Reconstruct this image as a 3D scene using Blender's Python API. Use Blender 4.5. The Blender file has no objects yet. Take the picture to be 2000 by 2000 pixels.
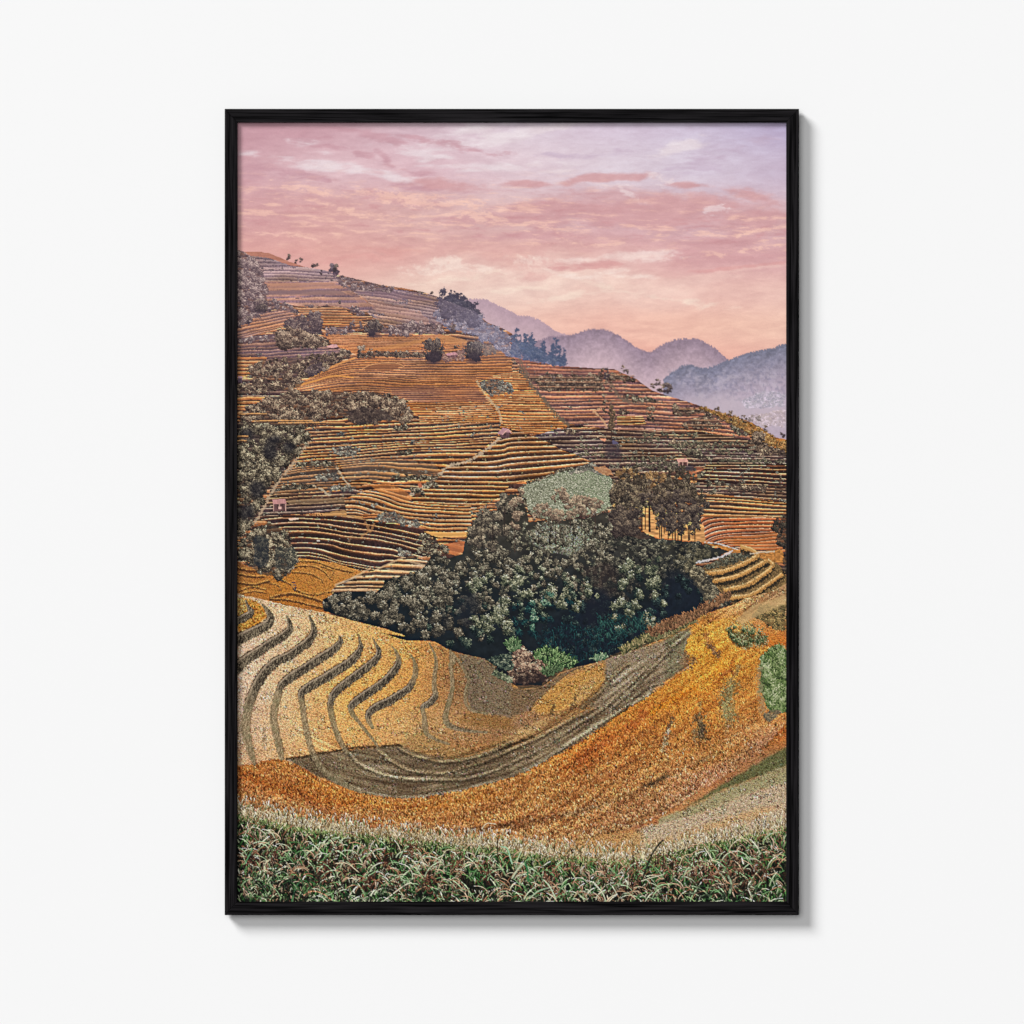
# A framed landscape print on a white wall. The picture in the frame is drawn here as a colour field (ink on paper).
import numpy as np
F4 = np.float32
X0, Y0, W, H = 462.0, 237.0, 1076, 1527          # picture area of the print, in millimetre-like units
rng = np.random.default_rng(11)
YY, XX = np.mgrid[0:H, 0:W].astype(F4)
XX += X0
YY += Y0
C = np.zeros((H, W, 3), F4)                       # the picture itself, display-referred 0..1
TAB = rng.random((256, 256)).astype(F4)
ORG = {'A': (450, 230), 'B': (1000, 230), 'C': (450, 700), 'D': (1000, 700), 'E': (450, 1220), 'F': (1000, 1220)}
KS = 550 / 1932


def K(c, s):
    a = np.array([[float(v) for v in t.split(',')] for t in s.split()], dtype=float)
    a *= KS
    a[:, 0] += ORG[c][0]
    a[:, 1] += ORG[c][1]
    return a


def J(*parts):
    return np.concatenate(parts)


def rgb(*v):
    return np.array(v, F4) / 255.0


def vn(x, y, s=0):
    x = np.asarray(x, F4) + s * 17.31
    y = np.asarray(y, F4) + s * 9.77
    xi = np.floor(x); yi = np.floor(y)
    u = x - xi; v = y - yi
    u = u * u * (3 - 2 * u); v = v * v * (3 - 2 * v)
    a = xi.astype(np.int32) & 255; b = yi.astype(np.int32) & 255
    a1 = (a + 1) & 255; b1 = (b + 1) & 255
    return (TAB[b, a] * (1 - u) + TAB[b, a1] * u) * (1 - v) + (TAB[b1, a] * (1 - u) + TAB[b1, a1] * u) * v


def fbm(x, y, s=0, o=4, g=0.5):
    t = 0; w = 1; n = 0
    for k in range(o):
        t = t + w * vn(x * 2 ** k, y * 2 ** k, s + k * 3.7)
        n += w; w *= g
    return t / n


def ss(a, b, x):
    t = np.clip((x - a) / (b - a), 0, 1)
    return t * t * (3 - 2 * t)


def blur(a, r, it=2):
    a = a.copy()
    for _ in range(it):
        for ax in (0, 1):
            p = np.pad(a, [(r + 1, r) if i == ax else (0, 0) for i in range(a.ndim)], mode='edge')
            c = np.cumsum(p, axis=ax, dtype=np.float64)
            n = 2 * r + 1
            if ax == 0:
                a = ((c[n:] - c[:-n]) / n).astype(F4)
            else:
                a = ((c[:, n:] - c[:, :-n]) / n).astype(F4)
    return a


def sm(p, n=6):
    """Catmull-Rom through the points."""
    p = np.asarray(p, float)
    q = np.concatenate([[2 * p[0] - p[1]], p, [2 * p[-1] - p[-2]]])
    out = []
    t = np.linspace(0, 1, n, endpoint=False)[:, None]
    for i in range(1, len(q) - 2):
        a, b, c, d = q[i - 1], q[i], q[i + 1], q[i + 2]
        out.append(0.5 * (2 * b + (c - a) * t + (2 * a - 5 * b + 4 * c - d) * t ** 2 + (3 * b - a - 3 * c + d) * t ** 3))
    out.append(p[-1:])
    return np.concatenate(out)


def box(p, m=10):
    x0 = int(max(0, p[:, 0].min() - X0 - m)); x1 = int(min(W, p[:, 0].max() - X0 + m + 1))
    y0 = int(max(0, p[:, 1].min() - Y0 - m)); y1 = int(min(H, p[:, 1].max() - Y0 + m + 1))
    return slice(y0, max(y0, y1)), slice(x0, max(x0, x1))


def poly(p, rough=0, sc=7, seed=0, soft=0):
    """Mask of a polygon with a ragged edge."""
    p = np.asarray(p, float)[:, :2]
    sl = box(p, 12 + int(rough) + soft * 2)
    m = np.zeros((H, W), F4)
    x = XX[sl]; y = YY[sl]
    if x.size == 0:
        return m
    if rough:
        x = x + rough * 2 * (fbm(x / sc, y / sc, seed, 3) - .5)
        y = y + rough * 2 * (fbm(x / sc, y / sc, seed + 5, 3) - .5)
    ins = np.zeros(x.shape, bool)
    for (ax, ay), (bx, by) in zip(p, np.roll(p, -1, 0)):
        if ay == by:
            continue
        c = (ay > y) != (by > y)
        ins ^= c & (x < (bx - ax) * (y - ay) / (by - ay) + ax)
    m[sl] = ins
    if soft:
        m[sl] = blur(m[sl], soft)
    return m


def mix(m, col):
    """Blend a colour (or colour field) into the canvas."""
    global C
    if np.ndim(m) == 2:
        m = m[..., None]
    C = C + (col - C) * m


def ribbon(p, w=None, k=5, extra=False):
    """Signed offset field (-1..1 across) and mask of a path with varying width."""
    p = sm(p, k)
    if p.shape[1] < 3:
        p = np.c_[p, np.full(len(p), w)]
    sl = box(p, int(p[:, 2].max()) + 3)
    x = XX[sl]; y = YY[sl]
    best = np.full(x.shape, 1e9, F4); off = np.zeros(x.shape, F4); par = np.zeros(x.shape, F4)
    for a, b in zip(p[:-1], p[1:]):
        d = b[:2] - a[:2]; L = d @ d
        if L < 1e-6:
            continue
        t = np.clip(((x - a[0]) * d[0] + (y - a[1]) * d[1]) / L, 0, 1)
        wx = a[2] + (b[2] - a[2]) * t
        ex = x - a[0] - t * d[0]; ey = y - a[1] - t * d[1]
        dist = np.sqrt(ex * ex + ey * ey) / np.maximum(wx * .5, .3)
        sg = np.sign(d[0] * ey - d[1] * ex)
        up = dist < best
        best = np.where(up, dist, best); off = np.where(up, dist * sg, off)
        if extra:
            par = np.where(up, a[3] + (b[3] - a[3]) * t, par)
    if extra:
        return sl, best.astype(F4), off.astype(F4), par.astype(F4)
    return sl, best.astype(F4), off.astype(F4)


def path(p, w, col, op=1.0, rough=.35, edge=.35):
    sl, b, o = ribbon(p, w)
    b = b + rough * (vn(XX[sl] / 2.2, YY[sl] / 2.2, 3) - .5) * 2
    m = (1 - ss(1 - edge, 1 + edge, b)) * op
    C[sl] += (col - C[sl]) * m[..., None]


def terr(mask, guides, stops, jit=.5, seed=0, var=.18, wob=1.2, bits=.0, bitcol=None):
    """Rice terraces: lines interpolated between guide curves, each with crest, tread and shaded riser."""
    if mask.max() <= 0:
        return
    ys, xs = np.where(mask > .01)
    sl = (slice(ys.min(), ys.max() + 1), slice(xs.min(), xs.max() + 1))
    x = XX[sl]; y = YY[sl].copy()
    y = y + wob * 2 * (vn(x / 38, y / 11, seed) - .5) + wob * .8 * (vn(x / 11, y / 7, seed + 2) - .5)
    col = x[0].astype(float)
    G = [(v, np.interp(col, *sm(p, 6)[:, :2].T)) for v, p in guides]
    f = np.zeros(x.shape, F4)
    for i in range(len(G) - 1):
        (v0, g0), (v1, g1) = G[i], G[i + 1]
        t = (y - g0[None]) / np.maximum(g1 - g0, 1)[None]
        sel = np.ones(x.shape, bool)
        if i > 0:
            sel &= t >= 0
        if i < len(G) - 2:
            pass
        f = np.where(sel, v0 + t * (v1 - v0), f)
    f = f + jit * (fbm(x / 170, y / 45, seed + 4, 2) - .5) * 2
    f = f + .6 * (vn(x / 260, f * .75, seed + 18) - .5)
    lv = np.floor(f)
    # terrace ends: stretches where a line has shifted
    seg = np.floor(x / 70 + 5 * vn(lv * 3.3, lv * 1.7, seed))
    f = f + .35 * jit * (vn(seg * 3.17 + .5, lv * 2.3 + .5, seed + 6) - .5)
    lv = np.floor(f)
    t = f - lv
    wid = .8 + .45 * vn(x / 55, lv * 5.3, seed + 8)
    t = np.clip(t + .07 * (vn(x / 3.1, y / 2.2, seed + 15) - .5), 0, 1) ** wid
    ts = np.array([s[0] for s in stops]); cs = np.array([s[1] for s in stops], F4) / 255
    out = np.stack([np.interp(t, ts, cs[:, k]) for k in range(3)], -1).astype(F4)
    br = 1 + var * 1.2 * (vn(x / 30, lv * 7.7, seed + 1) - .5) + var * 1.6 * (vn(x / 150, lv * 3.1, seed + 3) - .5) + .22 * (vn(x / 2.0, y / 1.5, seed + 5) - .5)
    out = out * br[..., None]
    rs = ss(.5, .65, t) * ss(1, .93, t)
    out = out * (1 + rs * .35 * (vn(x / 1.7, lv * 6.1 + y / 9, seed + 16) - .5))[..., None]
    hu = (fbm(x / 80, y / 22, seed + 12, 2) - .5) * .26
    out = out * (1 + .5 * (fbm(x / 60, y / 16, seed + 13, 3) - .5))[..., None]
    out = out * np.stack([1 + hu * .6, 1 + 0 * hu, 1 - hu * 1.5], -1)
    if bits:
        bb = (fbm(x / 6, y / 3.5, seed + 9, 3) > .78 - bits * .4) & (vn(x / 30, lv * 2.1, seed + 10) > .5)
        bc = np.array(bitcol, F4) / 255 * (.35 + .85 * rng.random(x.shape).astype(F4))[..., None]
        out = np.where(bb[..., None], bc, out)
    gy = out.mean(-1, keepdims=True)
    out = (gy + (out - gy) * np.array([.92, .9, .88], F4)) * np.array([1.0, .985, 1.01], F4)
    m = mask[sl][..., None]
    C[sl] += (out - C[sl]) * m


def put(x, y, col, big=True):
    """Paint specks in order, the last on top."""
    xi = np.floor(x - X0).astype(int); yi = np.floor(y - Y0).astype(int)
    ok = (xi >= 0) & (xi < W - 1) & (yi >= 0) & (yi < H - 1)
    xi = xi[ok]; yi = yi[ok]; col = col[ok]
    C[yi, xi] = col
    if big is True:
        C[yi, xi + 1] = col * .97
        C[yi + 1, xi] = C[yi + 1, xi] * .4 + col * .6
    elif big is not False:
        b = big[ok]
        C[yi[b], xi[b] + 1] = col[b]


def ramp(b, pal):
    pal = np.array(pal, F4) / 255
    t = np.linspace(0, 1, len(pal))
    return np.stack([np.interp(b, t, pal[:, k]) for k in range(3)], -1).astype(F4)


def pick(mask, n):
    ys, xs = np.where(mask > .5)
    if len(ys) == 0:
        return np.zeros(0), np.zeros(0)
    i = rng.integers(0, len(ys), n)
    return xs[i] + X0 + rng.random(n), ys[i] + Y0 + rng.random(n)


def clumps(cx, cy, r, pal, dens=1.0, asp=.9, contrast=1.0, light=(.3, -.9), shade=None, lobes=True, speck=.7, rim=.45, mixd=.35):
    """Foliage lit from above: a dark ragged rim, then leaf flecks whose tone follows the crown, a fine mottle and chance."""
    if len(cx) == 0:
        return
    o = np.argsort(cy + r * .4); cx, cy, r = cx[o], cy[o], r[o]
    sh = np.zeros(len(cx)) if shade is None else np.broadcast_to(shade, (len(o),))[o]
    n0 = np.maximum(4, (rim * r * r).astype(int)); n1 = np.maximum(6, (dens * 2.1 * r * r).astype(int))
    i = np.concatenate([np.repeat(np.arange(len(cx)), n0), np.repeat(np.arange(len(cx)), n1)])
    lay = np.r_[np.zeros(n0.sum()), np.ones(n1.sum())]
    a = rng.random(len(i)) * 2 * np.pi
    d = np.sqrt(rng.random(len(i)))
    if lobes:
        ph = rng.random(len(cx))[i] * 6.28
        d = d * (.8 + .16 * np.sin(a * 3 + ph) + .12 * np.sin(a * 7 + ph * 2) + .08 * np.sin(a * 13 + ph * 5)) * (.85 + .5 * rng.random(len(i)) ** 3)
    d = np.where(lay > 0, d * .95, d * 1.1 + .1)
    ux = d * np.cos(a); uy = d * np.sin(a)
    x = cx[i] + ux * r[i]; y = cy[i] + uy * r[i] * asp
    lit = ux * light[0] + uy * light[1]
    mot = fbm(x / 4.2, y / 3.6, 71, 3, .6) - .5
    b = np.where(lay > 0, .35 + contrast * .3 * lit + .95 * mot + speck * (rng.random(len(i)) - .5), .1 + .2 * rng.random(len(i))) + sh[i] * np.where(lay > 0, .9, .4)
    g = np.clip(b, 0, 1)
    oo = np.argsort((cy + r * .4)[i] + mixd * r[i] * rng.normal(size=len(i)) + (lay * 1.2 + .5 * g + .5 * rng.random(len(i))) * r[i] * .8)
    put(x[oo], y[oo], ramp(g, pal)[oo] * (1 + .16 * (rng.random(len(i)) - .5))[oo][:, None], (rng.random(len(i)) < .7)[oo])


def trees(x, y, R, pal, seed=0, shade=0.0, tall=1.1, k=11):
    """Whole crowns: a soft shadowed mass, then foliage with three or four overlapping heads."""
    n = len(x)
    j = np.repeat(np.arange(n), 4)
    a = rng.random(len(j)) * 6.28; d = np.where(np.arange(len(j)) % 4 == 0, 0, .55)
    rr = R[j] * np.where(d == 0, .95, .5 + .15 * rng.random(len(j)))
    s = np.broadcast_to(shade, (n,))[j] - .22 * d * np.sin(a)
    o = np.argsort((y + R * .8)[j] + .01 * np.arange(len(j)) % 4)
    clumps((x[j] + d * R[j] * np.cos(a))[o], (y[j] + d * R[j] * np.sin(a) * tall)[o], rr[o], pal, 1.0, tall, 1.25, shade=s[o], rim=.5, mixd=.45)


def bush(p, pal, rr=(3, 6), n=None, rough=2, dens=1.0, seed=0, base=None, shadefn=None, cover=1.5, heads=True, **kw):
    m = p if getattr(p, 'shape', (0,))[0] == H else poly(p, rough, 6, seed)
    ys, xs = np.where(m > .3)
    if len(ys) == 0:
        return
    sl = (slice(max(0, ys.min() - 8), ys.max() + 9), slice(max(0, xs.min() - 8), xs.max() + 9))
    q = m[sl]; x = XX[sl]; y = YY[sl]
    q = q * (blur(q, 4, 2) + 1.15 * (fbm(x / 9, y / 6, seed + 31, 3) - .5) > .54)
    m = np.zeros((H, W), F4); m[sl] = q
    a = q.sum()
    if a < 1:
        return
    if base is None:
        base = [.45 * p + .55 * q for p, q in zip(pal[0], pal[1])]
    tex = np.array(base, F4) / 255 * (.8 + .7 * fbm(x / 5, y / 4, seed, 2))[..., None]
    C[sl] += (tex - C[sl]) * (q * .62)[..., None]
    if n is None:
        n = int(cover * a / (3.14 * (np.mean(rr) ** 2))) + 1
    x, y = pick(m, n)
    r = rr[0] + (rr[1] - rr[0]) * rng.random(n) ** 1.5
    sh = .45 * (rng.random(n) - .5) + .9 * (fbm(x / 34, y / 20, seed + 33, 3) - .5)
    if shadefn is not None:
        sh = sh + shadefn(x, y)
    clumps(x, y, r, pal, dens, shade=sh, **kw)
    k = int(a / 190)
    if k and heads:
        x, y = pick(m, k)
        clumps(x, y, rr[1] * (.8 + .7 * rng.random(k)), pal, 1.1, 1.0, 1.7, shade=.06 + .2 * (rng.random(k) - .5), rim=1.0, mixd=.08)


def tuft(x, y, w, h, pal, n=None, trunk=None):
    """A single small tree or bamboo clump standing on (x, y)."""
    k = n or max(5, int(w * h / 22))
    cx = x + (rng.random(k) - .5) * w * (.55 + .45 * rng.random(k)); cy = y - h * (.12 + .85 * rng.random(k))
    e = 1 - .55 * np.abs((y - cy) / h - .5) ** 2 * 2
    cx = x + (cx - x) * e
    if trunk is not None:
        path(np.array([[x, y], [x + .5, y - h * .6]]), max(1.6, w * .08), rgb(*trunk))
    clumps(cx, cy, np.full(k, max(2.0, min(w, h) * .2)) * (.7 + .6 * rng.random(k)), pal, 1.3, shade=((y - cy) / h - .55) * .7)


def strokes(x, y, ln, ang, col, curve=0.0, wide=None, order=None, fade=True):
    """Grass blades: thin curved strokes starting at the foot."""
    n = len(x)
    o = np.argsort(y) if order is None else order
    x, y, ln, ang, col = x[o], y[o], ln[o], ang[o], col[o]
    cv = np.broadcast_to(curve, (n,))[o] if np.ndim(curve) else np.full(n, curve)
    k = np.maximum(2, (ln * 1.35).astype(int))
    i = np.repeat(np.arange(n), k)
    s = (np.arange(len(i)) - np.repeat(np.cumsum(k) - k, k)) / np.repeat(k, k)
    a = ang[i] + cv[i] * s * s
    px = x[i] + np.cos(ang[i] + cv[i] * s * .6) * ln[i] * s
    py = y[i] - np.sin(ang[i] + cv[i] * s * .6) * ln[i] * s
    c = col[i] * ((.72 + .36 * s)[:, None] if fade else 1)
    if wide is None:
        put(px, py, c, False)
    else:
        wd = wide[o][i] & (s < .8)
        put(px, py, c, wd)


def grass(mask, dens, ln, amp=.45, lean=.35, tint=.08, seed=0, dark=.5, fat=.6):
    """Stubble and standing rice: short blades that vary around the colour beneath them."""
    n = int(mask.sum() * dens)
    x, y = pick(mask, n)
    if len(x) == 0:
        return
    B = C.copy()
    xi = np.clip((x - X0).astype(int), 0, W - 1); yi = np.clip((y - Y0).astype(int), 0, H - 1)
    b = B[yi, xi]
    u = rng.random(n)
    k = np.where(u < dark, 1 - amp * 1.15 * rng.random(n), 1 + amp * rng.random(n))
    col = b * k[:, None] ** np.array([.85, 1.0, 1.15], F4) * (1 + tint * (rng.random((n, 3)) - .5) * 2)
    hi = (k > 1)[:, None] * (k - 1)[:, None]
    col = col + hi * .22 * (1 - col)
    col = np.clip(col, 0, 1)
    a = np.pi / 2 + lean * rng.normal(size=n)
    L = ln[0] + (ln[1] - ln[0]) * rng.random(n)
    strokes(x, y + L * .5, L, a, col, curve=rng.normal(size=n) * .5, wide=rng.random(n) < fat)


def lerpgrid(xs, ys, cols):
    """Smooth colour field from a coarse grid."""
    g = np.array(cols, F4).reshape(len(ys), len(xs), 3) / 255
    t = np.stack([np.stack([np.interp(XX[0], xs, g[j, :, k]) for k in range(3)], -1) for j in range(len(ys))])
    yy = np.clip(np.interp(YY[:, 0], ys, np.arange(len(ys))), 0, len(ys) - 1.001)
    j = yy.astype(int); f = (yy - j)[:, None, None]
    f = f * f * (3 - 2 * f)
    return (t[j] * (1 - f) + t[j + 1] * f).astype(F4)

# ---------------------------------------------------------------- sky
C[:] = lerpgrid([463, 640, 820, 1000, 1180, 1360, 1536], [239, 330, 420, 500, 570, 640, 720], [
    (198,152,162),(206,162,172),(214,186,196),(224,208,218),(216,198,214),(208,194,214),(186,172,202),
    (206,160,168),(224,190,196),(220,184,192),(224,200,208),(222,206,216),(216,202,216),(202,184,204),
    (212,162,164),(216,166,164),(218,176,174),(220,184,184),(214,176,182),(212,180,188),(220,194,202),
    (224,168,162),(226,172,164),(222,172,166),(222,172,166),(220,168,166),(216,166,168),(216,168,170),
    (226,170,162),(228,180,170),(238,206,192),(238,206,194),(236,196,184),(234,190,180),(234,192,182),
    (226,176,166),(232,188,176),(240,204,186),(238,192,176),(240,190,174),(240,192,174),(240,196,178),
    (226,176,166),(232,188,176),(238,194,180),(236,178,164),(238,174,158),(238,178,162),(238,184,168)])
SR = slice(0, 560)
SX, SY = XX[SR], YY[SR]
QX = 70 * (fbm(SX / 120, SY / 50, 43, 4) - .5); QY = 22 * (fbm(SX / 110, SY / 44, 45, 4) - .5)
WX = SX + 26 * (fbm(SX / 90, SY / 40, 41, 3) - .5); WY = SY + 18 * (fbm(SX / 70, SY / 34, 47, 3) - .5)


def cloud(blobs, col, amp=.9, sx=60, sy=17, seed=0, op=.8, thr=.5, soft=.22):
    f = np.zeros(SX.shape, F4)
    for bx, by, rx, ry, an, st in blobs:
        c, s = np.cos(np.radians(an)), np.sin(np.radians(an))
        u = ((WX - bx) * c + (WY - by) * s) / rx; v = (-(WX - bx) * s + (WY - by) * c) / ry
        f = np.maximum(f, st * np.exp(-(u * u + v * v)))
    n = fbm((SX + QX) / sx, (SY + QY) / sy, seed, 5, .62)
    n2 = fbm((SX - QY * 3) / (sx * .3), (SY + QX * .3) / (sy * .5), seed + 21, 3, .62)
    m = ss(thr - soft * 1.25, thr + soft * 1.25, np.minimum(f, .8) + amp * 1.5 * (n - .5) + amp * .6 * (n2 - .5)) * op * ss(.02, .3, f)
    C[SR] += (col - C[SR]) * m[..., None]


# bright veils
cloud([(1000,262,150,18,-8,.9),(930,252,60,12,-10,.8),(1330,285,60,16,-18,.8),(830,300,90,14,8,.7),(650,320,110,15,6,.8),(770,345,60,9,8,.9),
       (1010,322,70,12,0,.7),(1120,325,110,10,-4,.6),(590,275,40,12,0,.5),(480,300,40,10,0,.5),(880,325,90,10,0,.5)], rgb(234,220,224), .9, 80, 14, 1, .75)
# mauve cloud bars, upper left
cloud([(560,262,90,14,4,.8),(720,262,100,9,12,.9),(860,282,90,11,10,.8),(640,288,60,7,8,.9),(705,300,38,9,25,.8),(755,315,30,10,35,.8),(560,330,80,12,10,.6),
       (500,335,60,16,0,.6),(640,352,60,9,15,.7),(800,330,70,7,14,.6),(960,300,60,8,0,.5),(850,365,90,9,5,.6)], rgb(202,156,166), 1.0, 55, 11, 2, .8)
# the broad rose bank, centre and right
cloud([(1100,405,130,18,0,1),(1240,420,140,28,2,1.1),(1030,360,46,9,0,1),(1160,352,70,9,-6,1),(1240,345,50,9,-4,1),(1350,400,130,26,4,1),(1340,360,50,10,4,.8),
       (1470,385,70,16,8,.8),(1470,430,90,24,0,.9),(1000,430,180,22,3,.7),(860,360,90,11,6,.7),(760,385,120,15,8,.7),(620,390,120,18,5,.55),(1050,460,150,16,0,.7),(1420,470,110,16,-6,.9)],
      rgb(211,162,165), .55, 46, 13, 3, .9)
cloud([(1230,400,170,34,3,1),(1380,420,150,40,4,1),(1060,415,110,22,0,1),(1480,430,90,40,0,1)], rgb(211,162,164), .35, 70, 20, 33, .6)
cloud([(1180,300,120,10,-8,.55),(1080,305,90,6,2,.6),(1420,300,120,26,-16,.6)], rgb(200,178,198), .9, 60, 13, 8, .6)
# bright breaks in it
cloud([(1285,345,26,10,15,.9),(1300,356,24,6,-20,.8),(1395,412,28,10,-6,1),(1232,386,26,8,18,.8),(1190,366,34,6,-4,.7),(1206,370,14,6,30,.7),(1410,402,16,8,-30,.6)], rgb(236,216,218), 1.25, 18, 8, 4, .7, .55, .3)
# fine warm streaks
n1 = fbm((XX + .8 * YY) / 40, (YY - .04 * XX) / 6.5, 5, 5, .62)
band = np.exp(-((YY - 425 - .03 * (XX - 900)) / 62) ** 2) * (.55 + .45 * fbm(XX / 150, YY / 50, 6, 2))
band *= 1 - .55 * ss(1150, 1350, XX) * ss(440, 400, YY)
mix(np.clip(ss(.52, .8, n1) * band * 1.1, 0, .6), rgb(249,203,184))
mix(np.clip(ss(.42, .25, n1) * band * .7, 0, .5), rgb(204,146,150))
cloud([(760,380,90,12,6,.85),(600,370,70,9,12,.9),(870,395,110,14,5,1),(930,420,110,10,10,.8),(700,415,110,8,6,.7),(1060,445,60,7,10,.8),(1180,475,90,5,-2,.9),(1100,470,60,5,0,.7),
       (1420,492,110,5,-7,.9),(1480,450,70,5,-8,.8),(1320,455,60,4,-3,.6),(540,455,90,6,4,.7),(620,470,60,6,20,.6)], rgb(249,204,186), 1.5, 20, 6, 7, .6, .64, .26)
# the bright opening and its dark slip
cloud([(1240,503,76,9,-3,1.2),(1150,508,60,6,-3,.8),(1290,498,40,6,0,.9)], rgb(250,234,228), 1.2, 30, 10, 9, .62, .54, .42)
cloud([(1150,520,160,40,-4,.7),(1260,560,150,40,0,.6),(930,520,110,34,0,.6)], rgb(246,218,206), .5, 80, 30, 18, .45, .42, .42)
cloud([(1150,545,150,26,0,.8),(900,530,110,30,0,.7),(1060,500,90,16,0,.6)], rgb(246,220,206), .7, 60, 22, 19, .5, .5, .4)
cloud([(1370,545,120,10,-6,.8),(1440,528,100,9,-8,.7)], rgb(238,200,190), .6, 60, 9, 10, .6)
cloud([(1400,527,80,5,-6,1),(1490,516,60,5,-8,1),(1150,520,60,8,-2,1.1),(1100,524,30,5,-8,.8),(1190,517,32,6,6,.8)], rgb(218,160,158), .9, 30, 7, 11, .75, .52, .3)
cloud([(1190,532,56,6,-10,1),(1240,540,50,5,0,.9),(1120,540,50,6,10,.7)], rgb(250,230,220), .95, 24, 8, 12, .65, .55, .34)
# cumulus glow low over the hills
cloud([(860,510,34,12,-10,1),(895,520,40,12,8,1),(830,525,50,9,0,.8),(930,528,60,9,0,.7),(1040,512,46,16,10,.7)], rgb(248,226,214), 1.1, 20, 12, 13, .7, .52, .34)
cloud([(900,545,120,9,-4,.8),(960,533,70,5,-6,.7),(1100,580,70,9,-10,.9),(1180,560,80,10,12,.6),(1330,585,120,10,10,.6),(1010,565,80,8,-8,.6)], rgb(246,222,206), .8, 40, 10, 14, .7)
cloud([(690,505,90,12,-2,.7),(600,485,100,12,0,.7),(780,490,60,9,0,.6),(690,510,30,16,0,.6)], rgb(224,166,160), .9, 44, 12, 15, .7)
cloud([(1040,540,50,12,0,.6)], rgb(226,176,170), .7, 30, 12, 16, .6)
tx = fbm((SX + QX * .6 + SY * .5) / 34, (SY + QY) / 9, 17, 6, .66) - .5
C[SR] *= (1 + .12 * tx)[..., None] * np.stack([1 + 0 * tx, 1 + .05 * tx, 1 + .03 * tx], -1)
C *= (1 + .022 * (rng.random((H, W)).astype(F4) - .5))[..., None]
SKY = C.copy()

# ---------------------------------------------------------------- hazy mountains


def serr(p, h, n, w=3.2):
    """Tree tops along a ridge."""
    q = sm(p, 8)[:, :2]
    L = np.r_[0, np.cumsum(np.hypot(*np.diff(q, axis=0).T))]
    s = rng.random(n) * L[-1]
    x = np.interp(s, L, q[:, 0]); y = np.interp(s, L, q[:, 1])
    return x, y, h * (.4 + .8 * rng.random(n))


def ridge(p, top, bot, depth, tree, ntree, tex=.10, seed=0, tcol=None):
    e = np.array([[p[-1, 0], 900], [p[0, 0], 900]])
    m = poly(J(p, e), 1.0, 5, seed)
    q = sm(p, 8)
    d = np.clip((YY - np.interp(XX[0], q[:, 0], q[:, 1])[None]) / depth, 0, 1)
    c = rgb(*top) + (rgb(*bot) - rgb(*top)) * d[..., None]
    t = fbm(XX / 6, YY / 5, seed, 5, .65) + .35 * fbm((XX + .7 * YY) / 16, (YY - .3 * XX) / 40, seed + 2, 3, .6) - .675
    c = c * (1 + 1.3 * tex * (1 - .6 * d) * t * 2 + .04 * (vn(XX / 1.6, YY / 2.2, seed + 3) - .5))[..., None]
    mix(m, c)
    if ntree:
        x, y, h = serr(p, tree, ntree)
        strokes(x, y + 2, h + 2, np.full(len(x), np.pi / 2), np.tile(rgb(*(tcol or top)), (len(x), 1)) * (.97 + .06 * rng.random((len(x), 1))).astype(F4), wide=rng.random(len(x)) < .6, fade=False)


R1 = J(K('A', '1450,1330 1560,1270 1640,1244 1700,1245 1760,1250 1860,1300 1932,1330'), K('B', '40,1358 110,1360 190,1390 240,1425 300,1465 360,1485 420,1520'))
ridge(R1, (184,156,168), (206,176,182), 50, 1.5, 120, .07, 31)
R2 = K('B', '-200,1640 100,1560 250,1510 330,1500 400,1495 460,1475 520,1458 600,1452 660,1462 720,1490 790,1535 850,1575 900,1600 950,1612 1000,1580 1050,1552 1110,1528 1180,1518 1260,1520 1330,1545 1390,1580 1440,1625 1490,1665 1560,1690')
ridge(R2, (150,130,146), (208,180,188), 70, 2.4, 300, .15, 32, (148,128,144))
R3 = K('B', '1040,1800 1080,1765 1130,1735 1170,1705 1220,1698 1290,1720 1330,1722 1400,1705 1480,1670 1560,1640 1650,1612 1740,1595 1800,1585 1840,1565 1932,1550')
ridge(R3, (124,124,144), (184,168,184), 74, 2.6, 300, .2, 33, (121,121,140))
d = np.clip((YY - np.interp(XX[0], *sm(R3, 8).T)[None]), 0, 400)
# pale wood and smoke low on the right slope
m3 = poly(K('D', '1060,80 1880,-20 1880,480 1400,400'), 3, 10, 34, 3)
mix(m3 * ss(.5, .75, fbm(XX / 9, YY / 7, 35, 4)) * .5 * ss(705, 740, YY), rgb(196,184,196))
mix(m3 * ss(.48, .3, fbm(XX / 4, YY / 5, 36, 3)) * .3, rgb(112,112,136))
mix(poly(K('D', '1160,300 1300,255 1880,290 1880,500 1500,420'), 6, 20, 37, 10) * .8, rgb(196,180,190))
bush(poly(K('D', '1560,300 1700,220 1880,240 1880,330 1700,350 1600,340'), 4, 10, 38), [(156,150,166),(178,170,180),(198,188,190)], (2, 4), dens=.5, base=(178,168,180), speck=.3, heads=False)
bush(poly(K('D', '1600,400 1880,340 1880,470 1700,470'), 4, 10, 39), [(172,154,162),(190,172,174),(206,188,184)], (2, 4), dens=.5, base=(188,172,178), speck=.3, heads=False)

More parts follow.
